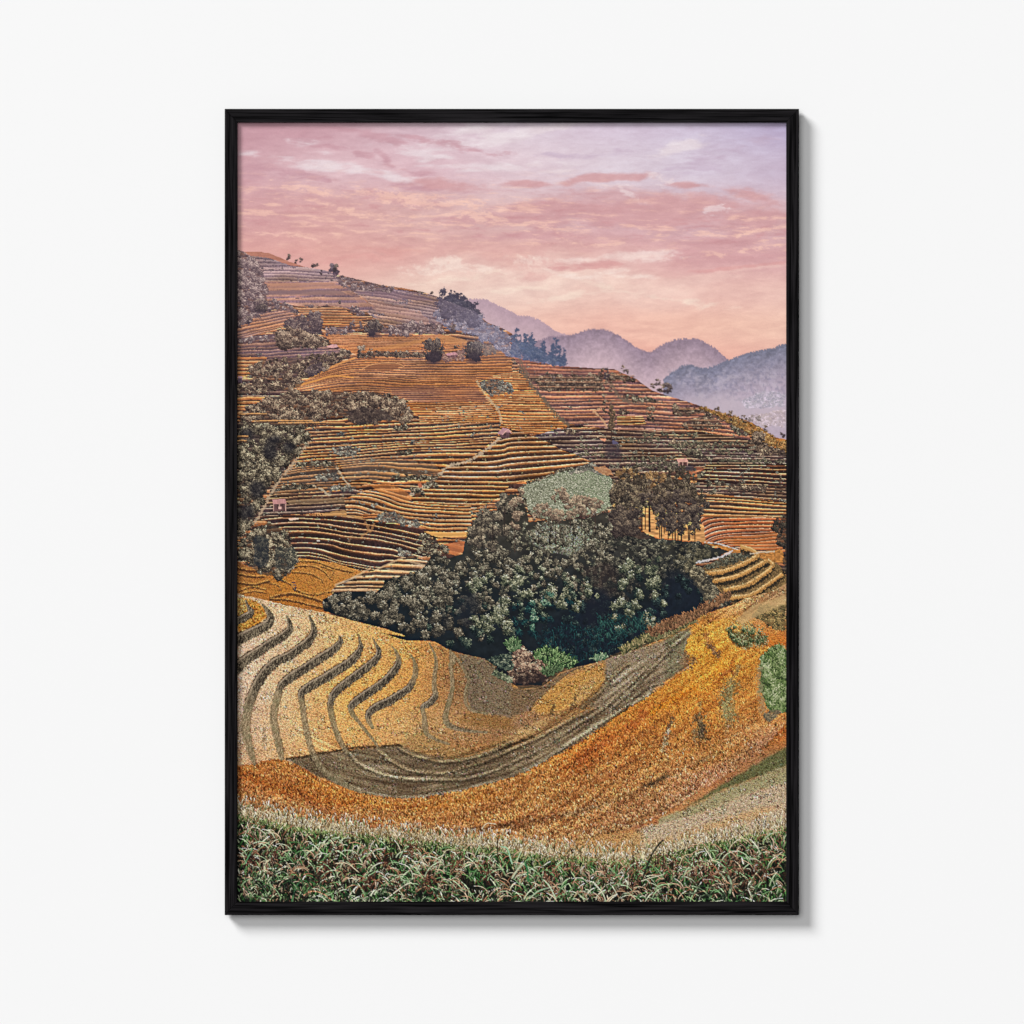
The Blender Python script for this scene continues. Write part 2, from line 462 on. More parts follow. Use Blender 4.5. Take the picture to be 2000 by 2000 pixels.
# ---------------------------------------------------------------- the hill
BROWN = [(0, (224,172,122)), (.13, (212,152,98)), (.17, (178,116,68)), (.44, (152,98,58)), (.5, (82,56,46)), (.94, (70,48,42)), (1, (150,104,76))]
ORANGE = [(0, (228,172,108)), (.16, (214,150,84)), (.22, (192,122,64)), (.58, (170,104,56)), (.64, (104,68,46)), (.95, (92,60,44)), (1, (160,108,66))]
FINE = [(0, (204,146,92)), (.22, (190,124,70)), (.5, (164,104,62)), (.62, (112,74,56)), (.94, (104,70,56)), (1, (160,108,74))]
MAUVE = [(0, (184,152,134)), (.14, (168,138,120)), (.5, (146,118,106)), (.58, (114,90,88)), (.94, (108,86,84)), (1, (154,126,114))]
DARK = [(0, (192,160,128)), (.1, (170,138,108)), (.15, (118,90,72)), (.4, (96,72,60)), (.48, (68,50,48)), (.94, (62,46,46)), (1, (130,104,86))]
CREST = [(0, (232,184,132)), (.1, (214,154,104)), (.15, (134,86,56)), (.3, (100,66,48)), (.38, (68,46,40)), (.94, (58,40,38)), (1, (150,100,70))]
GOLD = [(0, (234,186,128)), (.13, (216,160,98)), (.18, (188,124,68)), (.42, (152,100,56)), (.48, (88,62,46)), (.94, (70,50,42)), (1, (160,112,74))]
BITS = (132,124,106)

HILL = J(K('A', '30,905 100,918 200,918 270,930 330,955 400,985 500,1020 640,1045 740,1075 900,1115 1050,1150 1200,1170 1320,1195 1400,1220 1500,1260 1680,1330 1760,1400 1880,1450 1932,1480'),
         K('B', '60,1600 150,1665 300,1700 600,1720 700,1725 850,1790 960,1870 1090,1915'), K('D', '1200,295 1300,330 1400,360 1600,420 1700,470 1800,540 1900,560 1900,3800'), K('C', '30,3800'))
hill = poly(HILL, .8, 5, 50)
mix(hill, rgb(140,96,70) * (.8 + .4 * fbm(XX / 9, YY / 5, 51))[..., None])


def z(c, s, rough=1.5, seed=1):
    return poly(K(c, s), rough, 8, seed) * hill


def gl(c, *rows):
    return [(v, K(c, s)) for v, s in rows]


terr(hill * (YY < 1330), [(0, np.array([[440., 480], [1560, 520]])), (52, np.array([[440., 880], [1560, 900]])), (92, np.array([[440., 1300], [1560, 1300]]))], BROWN, 1.5, 99, .25, 2, .2, BITS)
# upper hill
terr(z('A', '40,900 260,900 520,1010 700,1060 840,1180 800,1215 240,1190 220,1130 180,980'), gl('A', (0, '0,890 1000,960'), (10, '0,1130 1000,1150')), MAUVE, .9, 1, .2, 1.2, .3, (128,112,112))
mix(z('A', '90,915 200,912 270,925 500,1012 520,1025 400,1010 270,962 130,945', 1, 2) * .8, rgb(192,118,88))
terr(z('A', '215,1125 720,1120 820,1180 930,1260 1000,1300 930,1330 720,1290 450,1290 250,1250'), gl('A', (0, '0,1135 1000,1125'), (5, '0,1320 1000,1310')), [(0, (196,150,118)), (.4, (180,128,100)), (.6, (136,104,106)), (.9, (128,98,102)), (1, (170,124,100))], .5, 2, .14)
mix(z('A', '235,1185 700,1176 760,1190 800,1212 240,1216', 1.2, 3) * .8, rgb(132,102,98))
mix(z('A', '215,1132 700,1128 780,1165 500,1176 225,1175', 1.2, 3) * .7, rgb(186,132,104))
terr(z('A', '820,1180 1060,1165 1400,1215 1470,1290 1450,1430 1420,1490 1050,1420 930,1330 1000,1300'), gl('A', (0, '700,1130 1100,1170 1500,1235'), (12, '700,1370 1100,1430 1500,1470')), MAUVE, .9, 3, .22, 1.2, .35, (140,124,126))
mix(z('A', '840,1190 1130,1190 1330,1225 1400,1255 1150,1245 900,1215', 2, 3) * .55, rgb(110,88,104))
mix(z('A', '800,1200 1000,1250 1300,1330 1400,1430 1050,1350 880,1260', 6, 3) * .35, rgb(196,140,110))
terr(z('A', '460,1300 760,1300 880,1370 940,1425 640,1430 470,1350'), gl('A', (0, '400,1305 1000,1300'), (7, '400,1425 1000,1430')), ORANGE, .3, 4, .1, .8)
terr(z('A', '40,1340 400,1310 480,1400 300,1460 60,1520 40,1520'), gl('A', (0, '0,1360 200,1330 500,1290'), (9, '0,1580 200,1520 500,1440')), [(0, (206,156,120)), (.35, (180,122,84)), (.55, (134,94,76)), (.9, (104,76,72)), (1, (160,116,92))], .3, 5, .14, 1)
terr(z('A', '640,1480 900,1500 1200,1500 1450,1485 1620,1530 1660,1620 1400,1640 900,1640 700,1560'), gl('A', (0, '600,1480 1700,1480'), (8, '600,1640 1700,1640')), [(0, (206,140,84)), (.5, (190,122,66)), (.75, (176,108,62)), (.9, (150,90,58)), (1, (190,120,68))], .8, 6, .1, 1)
mix(z('A', '960,1590 1200,1540 1500,1490 1640,1530 1600,1560 1300,1545 1100,1590', 2, 4) * .5, rgb(204,138,76))
terr(z('A', '40,1510 320,1480 640,1560 820,1600 600,1700 400,1800 40,1700'), gl('A', (0, '0,1500 900,1480'), (8, '0,1700 900,1640')), [(0, (170,130,108)), (.3, (140,102,84)), (.5, (100,76,76)), (.9, (92,70,74)), (1, (130,98,86))], .6, 7, .2, 1.4, .3, (120,108,100))
terr(z('A', '40,1640 250,1640 200,1760 40,1780'), gl('A', (0, '0,1640 300,1640'), (5, '0,1770 300,1770')), ORANGE, .3, 8, .15)
terr(z('A', '40,1790 400,1800 500,1932 40,1932'), gl('A', (0, '0,1790 500,1790'), (5, '0,1932 500,1932')), DARK, .4, 9, .15, 1, .3, BITS)
# main orange field
terr(z('C', '350,215 560,130 700,60 860,-20 1400,-70 1932,-70 1932,330 1300,330 1150,260 1000,230'), gl('C', (0, '300,100 600,20 850,-45 1300,-55 1932,-62'), (6, '300,190 600,115 850,60 1300,62 1932,55'), (13, '300,240 600,180 850,155 1300,175 1932,170'), (23, '300,345 1300,310 1932,305')), FINE, .5, 10, .12, .8)
mix(z('C', '1060,190 1680,185 1760,290 1300,310 1130,260', 5, 5) * .35, rgb(110,74,70))
mix(z('C', '930,60 1010,25 1180,28 1190,50 1100,80 930,85', 3, 6) * .7, rgb(132,84,58))
path(K('C', '380,207 560,160 700,120 840,130'), 3, rgb(222,152,80), .8)
path(K('C', '520,150 640,85 760,30 850,0'), 3, rgb(218,150,86), .8)
path(K('C', '900,75 960,45 1060,30 1150,35 1190,55'), 1.6, rgb(206,148,100), .8)
terr(z('C', '1130,300 1800,300 1870,430 1900,480 1700,560 1300,450 1290,390 1180,330'), gl('C', (0, '1000,305 1932,305'), (9, '1000,450 1932,420'), (14, '1000,560 1932,540')), ORANGE, .5, 11, .15, 1, .1, BITS)
terr(J(K('C', '1690,150 1932,90'), K('D', '50,60 180,240 380,450 320,530 150,520 0,490'), K('C', '1860,440 1790,330')) is None or poly(J(K('C', '1690,150 1932,90'), K('D', '50,60 180,240 390,450 330,530 150,520 0,490'), K('C', '1860,440 1790,330')), 1.5, 8, 12) * hill,
     [(0, J(K('C', '1600,140'), K('D', '0,130 400,140'))), (12, J(K('C', '1600,310'), K('D', '0,330 400,330'))), (21, J(K('C', '1600,500'), K('D', '0,500 400,510')))], ORANGE, .4, 12, .16, .9, .12, BITS)
# right upper slope
terr(z('D', '-20,-60 60,-30 300,0 640,20 720,40 870,150 670,150 100,110 40,40'), gl('D', (0, '-50,-60 900,0'), (6, '-50,80 900,110')), [(0, (196,140,110)), (.3, (166,106,80)), (.6, (120,80,72)), (.92, (106,72,68)), (1, (160,110,88))], .4, 13, .18, 1, .1, BITS)
terr(z('D', '100,110 670,150 870,150 1000,200 1250,320 1400,350 1600,450 1640,560 1200,520 650,480 380,450 180,240'), gl('D', (0, '0,110 1700,130'), (7, '0,300 700,300 1700,330'), (14, '0,480 700,480 1700,540')), [(0, (206,150,112)), (.16, (190,126,86)), (.35, (158,100,70)), (.5, (110,74,64)), (.92, (96,66,60)), (1, (140,96,74))], .5, 14, .18, 1, .22, (128,112,92))
terr(z('D', '720,395 900,395 920,455 720,460'), gl('D', (0, '700,395 950,395'), (4, '700,460 950,460')), GOLD, .2, 15, .1)
# dark slope
terr(z('D', '320,480 1300,500 1640,560 1900,640 1900,760 1300,760 1000,860 690,860 560,720 420,650 300,610 150,530'), gl('D', (0, '100,480 1900,500'), (8, '100,690 1900,690'), (13, '100,850 1900,830')), DARK, .5, 16, .2, 1.1, .4, (140,130,108))
# right orange steps
terr(z('D', '1300,770 1350,720 1900,720 1900,900 1250,880'), gl('D', (0, '1200,722 1900,735'), (6, '1200,870 1900,895')), CREST, .3, 17, .12, .8, .18, BITS)
mix(z('D', '1180,770 1290,740 1330,760 1270,800 1190,800', 3, 6) * .6, rgb(176,108,78))
terr(z('D', '1220,850 1900,880 1900,1000 1450,1000 1250,960'), gl('D', (0, '1200,870 1900,890'), (5, '1200,985 1900,1000')), DARK, .4, 18, .16, .8, .35, BITS)
terr(z('D', '1250,910 1480,940 1900,990 1900,1100 1250,1100'), gl('D', (0, '1200,915 1900,970'), (6, '1200,1090 1900,1095')), GOLD, .3, 19, .1, .7)
terr(z('D', '1280,1090 1900,1090 1900,1330 1700,1360 1550,1300 1330,1250 1290,1180'), gl('D', (0, '1270,1160 1390,1100 1900,1090'), (2, '1270,1225 1390,1155 1600,1145 1900,1140'), (4, '1270,1290 1390,1225 1500,1205 1700,1190 1900,1180'), (9, '1270,1340 1450,1300 1700,1300 1900,1290')),
     [(0, (226,180,140)), (.14, (206,140,88)), (.3, (178,100,58)), (.6, (166,94,54)), (.68, (84,60,50)), (.92, (78,56,48)), (1, (150,100,70))], .2, 20, .1, 1)
mix(z('D', '1420,1240 1800,1195 1900,1200 1900,1330 1600,1310', 2, 7) * .35, rgb(196,118,54))
# left middle field
terr(z('C', '500,480 560,450 1300,440 1860,440 1830,540 1640,700 1450,780 1100,820 830,890 660,930 260,920 330,830 440,700 540,560'),
     gl('C', (0, '200,500 500,480 850,462 1300,440 1932,405'), (5, '200,640 500,610 800,590 1300,560 1932,520'), (9.5, '200,760 430,720 700,690 1050,655 1400,640 1932,650'), (13, '200,820 350,790 700,752 1000,735 1250,755 1450,770 1932,790'), (16, '200,880 330,862 560,848 800,832 950,822 1100,838 1250,862 1932,880'), (19, '200,950 600,916 850,900 1000,935 1250,985 1932,1010')),
     [(0, (228,174,116)), (.12, (212,150,92)), (.17, (174,114,66)), (.42, (142,94,58)), (.48, (78,56,46)), (.94, (68,50,44)), (1, (140,98,70))], .35, 21, .16, 1, .2, (140,130,110))
mix(z('C', '740,690 1050,680 1400,720 1450,800 1100,830 800,830', 8, 8) * .3, rgb(150,134,112))
mix(z('C', '330,770 700,700 760,800 640,930 280,920', 8, 9) * .28, rgb(110,104,94))
terr(z('C', '40,430 500,470 300,900 40,900'), gl('C', (0, '0,440 500,440'), (16, '0,900 500,900')), DARK, .5, 22, .18, 1, .3, BITS)
terr(z('C', '40,260 250,260 60,400 40,420'), gl('C', (0, '0,260 300,260'), (6, '0,420 300,420')), ORANGE, .4, 23, .15)
# below the left hut
terr(z('C', '200,980 300,930 660,920 850,900 1000,930 1130,1010 1000,1060 760,1040 400,1080 180,1100'), gl('C', (0, '150,940 600,916 850,905 1150,985'), (6, '150,1085 500,1075 800,1060 1150,1060')), DARK, .3, 24, .16, 1.1, .2, BITS)
mix(z('C', '390,975 600,960 820,960 860,985 600,1000 400,1000', 3, 10) * .6, rgb(142,116,88))
mix(z('C', '640,1060 760,1040 940,1105 880,1110 700,1090 500,1082', 3, 11) * .7, rgb(190,146,96))
terr(z('C', '180,1090 420,1070 800,1085 1000,1120 1300,1160 1420,1230 1430,1330 1240,1380 1000,1460 800,1460 600,1400 450,1360 380,1180'),
     gl('C', (0, '100,1085 400,1068 800,1090 1000,1122 1300,1160 1600,1240'), (2, '100,1150 380,1122 600,1130 800,1160 1000,1185 1300,1245 1600,1320'), (4, '100,1230 400,1188 600,1193 800,1228 1000,1248 1250,1300 1600,1400'), (6, '100,1310 440,1266 650,1268 800,1302 1000,1330 1160,1352 1600,1470'), (8, '100,1380 440,1328 600,1338 750,1385 1000,1425 1150,1420 1600,1530'), (10, '100,1440 470,1390 640,1400 800,1440 1000,1475 1600,1600')), CREST, .12, 25, .12, .9, .08, BITS)
# steps of the spur with the hut
terr(J(K('C', '1640,690 1850,545 1932,515'), K('D', '0,490 150,540 280,600 420,665 480,695 550,725 360,780 180,830 60,850 -40,900')) is None or poly(J(K('C', '1140,1020 1340,880 1500,740 1640,690 1850,545 1932,515'), K('D', '0,490 60,500 150,535 280,590 340,630 420,655 480,690 550,725 360,775 180,825 60,850 -20,870 -80,950'), K('C', '1620,1060')), 1.2, 8, 26) * hill,
     [(0, J(K('C', '1100,560 1800,530'), K('D', '0,512 600,505'))), (3, J(K('C', '1100,640 1800,632'), K('D', '0,610 300,600 600,590'))), (6, J(K('C', '1100,735 1500,738 1800,737'), K('D', '0,720 250,704 430,690 600,670'))), (9, J(K('C', '1100,828 1400,832 1800,838'), K('D', '0,838 200,815 600,760'))), (12, J(K('C', '1100,920 1400,925 1932,935'), K('D', '100,930 600,880'))), (15, J(K('C', '1100,1000 1400,1020 1932,1025'), K('D', '600,980')))],
     [(0, (238,194,142)), (.11, (218,166,110)), (.16, (184,124,70)), (.36, (156,102,56)), (.42, (98,66,46)), (.94, (72,50,42)), (1, (170,122,82))], .12, 26, .1, .7, .06, (150,130,90))
# bright curved steps beneath
terr(z('C', '780,960 1000,890 1200,930 1260,990 1650,1010 1650,1240 1400,1220 1330,1160 1050,1060 800,1080'),
     gl('C', (0, '700,880 1000,895 1200,945 1400,985 1700,990'), (3, '700,960 900,945 1050,985 1200,1030 1400,1045 1700,1055'), (6, '700,1040 850,1035 1000,1080 1200,1110 1400,1130 1700,1130'), (9, '700,1100 900,1105 1100,1150 1300,1190 1400,1222 1700,1215')), [(0, (240,194,136)), (.14, (222,166,104)), (.2, (194,130,72)), (.48, (160,104,58)), (.54, (92,64,48)), (.94, (76,54,44)), (1, (166,116,76))], .2, 27, .12, 1, .12, BITS)
mix(z('C', '960,870 1100,850 1260,960 1200,990 1040,940', 5, 12) * .5, rgb(206,130,70))
mix(z('C', '1330,1190 1640,1195 1650,1220 1440,1228 1380,1215', 2, 12) * .8, rgb(226,168,98))
mix(z('C', '1470,1270 1620,1250 1620,1330 1520,1350', 4, 12) * .8, rgb(186,112,72))
# curved orange paddies, lower left
mm = z('C', '40,1390 240,1480 460,1370 700,1400 920,1470 740,1570 700,1600 650,1760 260,1660 60,1620 40,1620', 1, 13)
mix(mm, lerpgrid([460, 560, 660], [1090, 1150, 1210], [(150,98,62),(186,122,60),(196,136,74), (178,118,60),(190,124,54),(194,130,64), (188,122,62),(180,112,54),(182,118,66)]))
for s, w in (('450,1395 580,1400 700,1440 830,1470', 3), ('430,1430 560,1430 640,1465 690,1520', 3), ('420,1470 540,1480 620,1520 630,1540', 3), ('620,1430 700,1460 690,1500', 2.5), ('250,1540 330,1565 340,1590', 2.5), ('340,1520 420,1560 440,1590 560,1625 700,1600', 3), ('270,1645 400,1620 520,1640 650,1680', 5),
             ('60,1600 150,1570 240,1590', 2.5), ('60,1620 160,1600 230,1610', 2.5), ('40,1480 140,1500 230,1500', 4), ('40,1540 160,1555 260,1530', 4), ('40,1440 120,1460 200,1460', 5), ('270,1655 420,1665 560,1700 650,1720', 4)):
    p = K('C', s)
    path(p, w, rgb(92,58,36), .85); p2 = p.copy(); p2[:, 1] -= w * .5 + 1.2
    path(p2, 1.8, rgb(222,160,88), .75)
grass(mm, .4, (1.5, 3), .16, .8, .05)
# stacked ledges beside the forest
mk = z('C', '690,1600 740,1540 860,1490 1000,1450 1150,1380 1240,1360 1400,1400 1350,1480 1180,1500 1060,1560 1000,1610 760,1630', 1.5, 14)
terr(mk, gl('C', (0, '650,1420 1000,1380 1400,1400'), (7, '650,1620 1000,1620 1400,1640')), [(0, (226,190,140)), (.2, (206,160,106)), (.4, (150,106,66)), (.5, (84,64,50)), (.92, (74,58,46)), (1, (140,108,76))], .25, 28, .12, 1.4, .2, BITS)
for s in ('720,1555 860,1500 900,1500', '1000,1450 1130,1390 1180,1370', '830,1510 960,1440', '760,1590 900,1590 1000,1600', '1080,1450 1250,1470', '1200,1385 1330,1420'):
    path(K('C', s), 3.5, rgb(196,164,128), .7)
# small vertical ribs on the risers
path(K('C', '925,1130 950,1180 900,1220'), 5, rgb(176,128,84), .6, 1); path(K('C', '985,1140 960,1190'), 4, rgb(176,128,84), .6, 1); path(K('C', '830,1220 815,1255'), 4, rgb(150,120,90), .5, 1)
path(K('C', '690,1390 680,1365'), 3, rgb(160,130,100), .6, 1); path(K('C', '760,1415 745,1390'), 3, rgb(170,130,90), .6, 1)

# footpaths and hedges between the fields
for c, s, w, col in (('C', '1850,545 1760,620 1640,700 1500,740 1430,800 1340,870 1240,930', 5, (190,166,140)), ('C', '540,570 470,660 400,760 330,840 270,940 190,1090 100,1180 40,1240', 5, (176,152,126)),
                     ('C', '730,750 780,830 830,885', 3, (184,166,140)), ('C', '560,870 630,900 680,940', 3, (184,166,140)), ('C', '1690,160 1760,260 1840,360 1860,440', 4, (196,166,128)),
                     ('D', '60,60 130,180 200,260 300,380 390,460', 7, (104,90,76)), ('D', '560,360 620,420 650,470', 3, (190,150,116)), ('D', '690,180 730,260 830,300 1000,290', 6, (112,94,80)), ('D', '560,370 610,340', 3, (196,150,116)), ('D', '30,-40 70,40 150,190', 4, (120,96,80))):
    path(K(c, s), w, rgb(*col), .8, 1.3, .5)

# ---------------------------------------------------------------- shrubs on the hill
PV = [(62,50,56),(98,82,84),(146,126,122),(198,176,164)]
PB = [(42,34,34),(82,68,60),(134,112,94),(194,170,142)]
PG = [(34,30,30),(72,64,56),(122,110,92),(190,174,146)]
PS = [(58,54,54),(96,90,84),(142,134,120),(192,182,162)]
PK = [(50,42,48),(74,62,66),(106,90,88),(158,138,122)]
ph = lambda x, y: .1 * np.ones_like(x)
bush(z('A', '40,900 100,925 150,965 190,1010 225,1070 240,1150 250,1250 230,1330 130,1390 60,1440 40,1440', 2), PV, (4, 8), seed=61, dens=1.1)
bush(z('A', '730,1070 900,1120 1050,1150 1150,1170 1100,1192 880,1182 800,1165 730,1130', 2), PV, (2, 5), seed=62)
bush(z('A', '100,1260 300,1250 440,1290 440,1340 260,1310 160,1360', 2), PV, (2, 5), seed=63)
bush(z('A', '430,1285 700,1275 730,1290 440,1300', 1.5), PV, (2, 3), seed=64)
bush(z('A', '800,1290 880,1310 920,1360 900,1370 830,1330', 1.5), PV, (2, 4), seed=65)
bush(z('A', '380,1420 430,1350 500,1370 580,1330 630,1370 630,1460 560,1500 430,1490', 2), PK, (4, 7), seed=66, dens=1.2)
bush(z('A', '290,1470 420,1440 560,1480 680,1530 650,1570 560,1590 480,1560 420,1590 330,1570 300,1510', 2), PB, (3, 7), seed=67, dens=1.2)
bush(z('A', '40,1510 200,1490 300,1500 290,1520 60,1545', 2), PV, (2, 4), seed=68)
bush(z('A', '640,1440 800,1430 930,1470 660,1490', 2), PV, (2, 4), seed=69)
bush(z('A', '1030,1440 1150,1430 1250,1400 1330,1420 1450,1400 1480,1480 1040,1490', 2), PV, (2, 5), seed=70)
bush(z('A', '1400,1330 1560,1300 1700,1340 1800,1420 1932,1490 1932,1640 1860,1610 1780,1540 1640,1480 1500,1440 1400,1390', 2), [(88,86,104),(116,112,128),(150,142,152),(190,176,180)], (3, 6), seed=71, dens=1)
bush(z('A', '120,1700 250,1660 420,1640 640,1620 800,1590 850,1610 740,1680 620,1740 500,1790 330,1840 150,1850', 2), PB, (3, 6), seed=72, dens=1.1)
bush(z('A', '500,1720 640,1660 640,1740 540,1780', 2), PK, (3, 6), seed=73)
bush(z('A', '40,1820 350,1830 520,1790 470,1850 330,1880 40,1900', 2), PB, (2, 5), seed=74)
bush(z('A', '860,1620 1000,1600 1350,1610 1340,1650 1100,1640 870,1650', 1.5), PB, (2, 4), seed=75)
bush(z('A', '1440,1620 1600,1600 1620,1670 1450,1670', 2), [(84,64,70),(120,92,86),(160,122,108),(190,150,130)], (2, 4), seed=76)
bush(z('A', '1720,1540 1800,1550 1850,1610 1740,1640', 2), [(90,74,70),(124,104,88),(170,140,110)], (2, 4), seed=77)
# wooded band across the left middle
bush(z('C', '50,400 120,330 300,270 420,215 560,220 700,225 850,235 1000,230 1120,260 1220,330 1290,390 1220,430 850,435 780,400 650,400 500,470 300,430 60,440', 2.5), PB, (4, 8), seed=78, dens=1.2, shadefn=lambda x, y: -.25 * ss(.5, 1, fbm(x / 30, y / 20, 3)))
bush(z('C', '780,360 900,330 1080,360 1140,420 900,445 810,420', 2), [(50,42,42),(70,58,54),(98,84,74)], (3, 6), seed=79, dens=1, heads=False)
bush(z('C', '50,440 300,430 500,460 540,560 450,690 330,800 240,920 200,1060 60,1230 40,1230', 2.5), PG, (4, 8), seed=80, dens=1.15)
for cx, cy, rx, ry in ((270,640,50,60), (400,610,40,40), (180,900,60,60), (100,1050,60,60), (110,520,50,40), (290,560,60,30)):
    a = np.linspace(0, 6.28, 14)
    mix(poly(K('C', ' '.join(f'{cx + rx * np.cos(t):.0f},{cy + ry * np.sin(t):.0f}' for t in a)), 6, 8, 81, 4) * .7, rgb(34,33,40))
bush(z('C', '60,1270 150,1180 280,1120 380,1180 420,1260 455,1340 440,1440 330,1540 290,1500 230,1490 150,1440 60,1340', 2), PG, (4, 8), seed=82, dens=1.2)
bush(z('C', '160,1240 260,1230 260,1430 160,1430', 3), [(40,42,48),(62,62,60),(96,92,82)], (4, 7), seed=83)
bush(z('C', '310,1280 430,1300 450,1400 400,1460 300,1440', 3), [(46,46,48),(76,74,66),(150,140,118)], (4, 7), seed=84)
for i, s in enumerate(('1090,800 1200,790 1300,800 1450,800 1400,840 1130,840', '1010,1070 1100,1050 1200,1090 1310,1130 1290,1165 1150,1140 1010,1110', '1215,880 1280,870 1330,910 1330,940 1250,930', '690,610 820,595 890,620 860,660 720,665', '1115,630 1200,610 1270,630 1240,665 1140,660',
                       '560,800 700,780 770,800 770,830 580,835', '330,870 560,855 580,890 340,905', '660,880 820,865 880,880 830,910 670,915', '1100,460 1200,450 1230,480 1140,505', '1690,170 1800,140 1932,160 1932,250 1780,260', '1320,850 1400,840 1440,880 1330,890', '860,985 1000,1000 1100,1040 1000,1030 870,1000',
                       '1300,1200 1400,1230 1440,1290 1330,1310', '1150,1310 1260,1330 1230,1370 1150,1360', '1620,450 1780,440 1800,460 1640,470', '1240,550 1280,545 1270,590 1240,590', '430,720 700,700 720,740 430,745', '690,515 830,500 830,520 700,530', '1260,1320 1400,1260 1500,1290 1500,1340 1360,1370')):
    bush(z('C', s, 2), PS if i % 2 else PG, (2, 4), seed=90 + i, dens=1.1, speck=.8)
for i, s in enumerate(('110,130 250,100 420,120 600,100 640,90 800,120 870,150 800,165 620,160 640,210 450,215 200,215 150,170', '150,170 620,170 640,215 190,215', '720,250 850,250 1000,285 1000,310 880,300', '1090,350 1200,330 1330,350 1600,430 1620,470 1500,460 1300,380 1100,400',
                       '1200,430 1330,385 1450,450 1480,490 1250,480 1150,480', '1480,450 1580,440 1650,540 1560,530', '1640,540 1780,500 1790,620 1900,640 1900,680 1700,660', '1040,560 1200,570 1400,600 1380,630 1200,620 1100,590', '1120,620 1260,630 1400,680 1300,700 1180,670',
                       '330,480 470,490 480,520 340,520', '740,745 900,740 1000,760 850,775 750,770', '1330,850 1450,840 1480,880 1340,875', '1480,860 1600,860 1600,905 1500,910', '1610,870 1760,870 1760,915 1620,910', '1330,910 1400,900 1400,940 1340,940', '720,340 800,350 800,390 730,390', '1780,900 1900,890 1900,920 1800,920', '1260,780 1340,770 1340,800 1270,820', '500,545 600,540 600,560 510,565', '230,550 280,550 280,575 240,580')):
    bush(z('D', s, 2.2), [PB, PG][i % 3 == 2], (2, 4.5), seed=120 + i, dens=1.1, speck=.75)
for yy, x0, x1 in ((438, 150, 560), (452, 330, 780), (390, 60, 250), (545, 40, 120), (575, 40, 110)):
    path(K('C', f'{x0},{yy} {(x0 + x1) / 2:.0f},{yy - 4} {x1},{yy - 2}'), 3.4, rgb(84,60,48), .8, .6); path(K('C', f'{x0},{yy - 9} {(x0 + x1) / 2:.0f},{yy - 13} {x1},{yy - 11}'), 2, rgb(206,152,98), .85, .6)
for yy, x0, x1 in ((128, 120, 560), (158, 180, 640), (192, 150, 610), (112, 680, 840), (345, 1120, 1300), (420, 1230, 1440), (455, 1200, 1470)):
    path(K('D', f'{x0},{yy} {(x0 + x1) / 2:.0f},{yy + 3} {x1},{yy + 4}'), 1.8, rgb(178,132,100), .65, .9); path(K('D', f'{x0},{yy + 9} {(x0 + x1) / 2:.0f},{yy + 12} {x1},{yy + 13}'), 2.2, rgb(72,56,48), .6, .9)
# hedge lines along the dark slope
for yy, x0, x1 in ((660, 420, 760), (690, 760, 1130), (705, 1400, 1880), (745, 760, 1130), (765, 1000, 1260), (585, 1150, 1640), (560, 780, 1080), (600, 1050, 1500), (640, 1200, 1650), (615, 440, 640), (720, 820, 1100), (815, 1040, 1260), (525, 900, 1300)):
    n = int((x1 - x0) / 9)
    x = K('D', ' '.join(f'{x0 + (x1 - x0) * rng.random():.0f},{yy + 8 * rng.normal():.0f}' for _ in range(n)))
    clumps(x[:, 0], x[:, 1], 1.6 + 1.8 * rng.random(n), [(58,50,46),(96,88,74),(150,140,114)], 1.2, speck=.8)
# orange grass and bracken on the right shoulder
bush(z('D', '1250,320 1400,350 1560,410 1640,460 1700,480 1800,550 1900,570 1900,640 1780,600 1640,520 1450,420', 2), [(110,80,50),(160,112,62),(206,152,88)], (2, 4), seed=150, dens=1)
mix(z('D', '1680,500 1900,540 1900,600 1800,600', 4, 15) * .6, rgb(196,134,74))
x, y = pick(z('D', '1250,320 1400,350 1560,410 1700,480 1900,565 1900,640 1780,600 1640,520 1450,420', 2, 16), 150)
clumps(x, y, 1.8 + 2.6 * rng.random(150), [(70,54,40),(122,92,58),(176,136,88),(214,172,116)], 1.1, 1.0, 1.3, rim=.8)

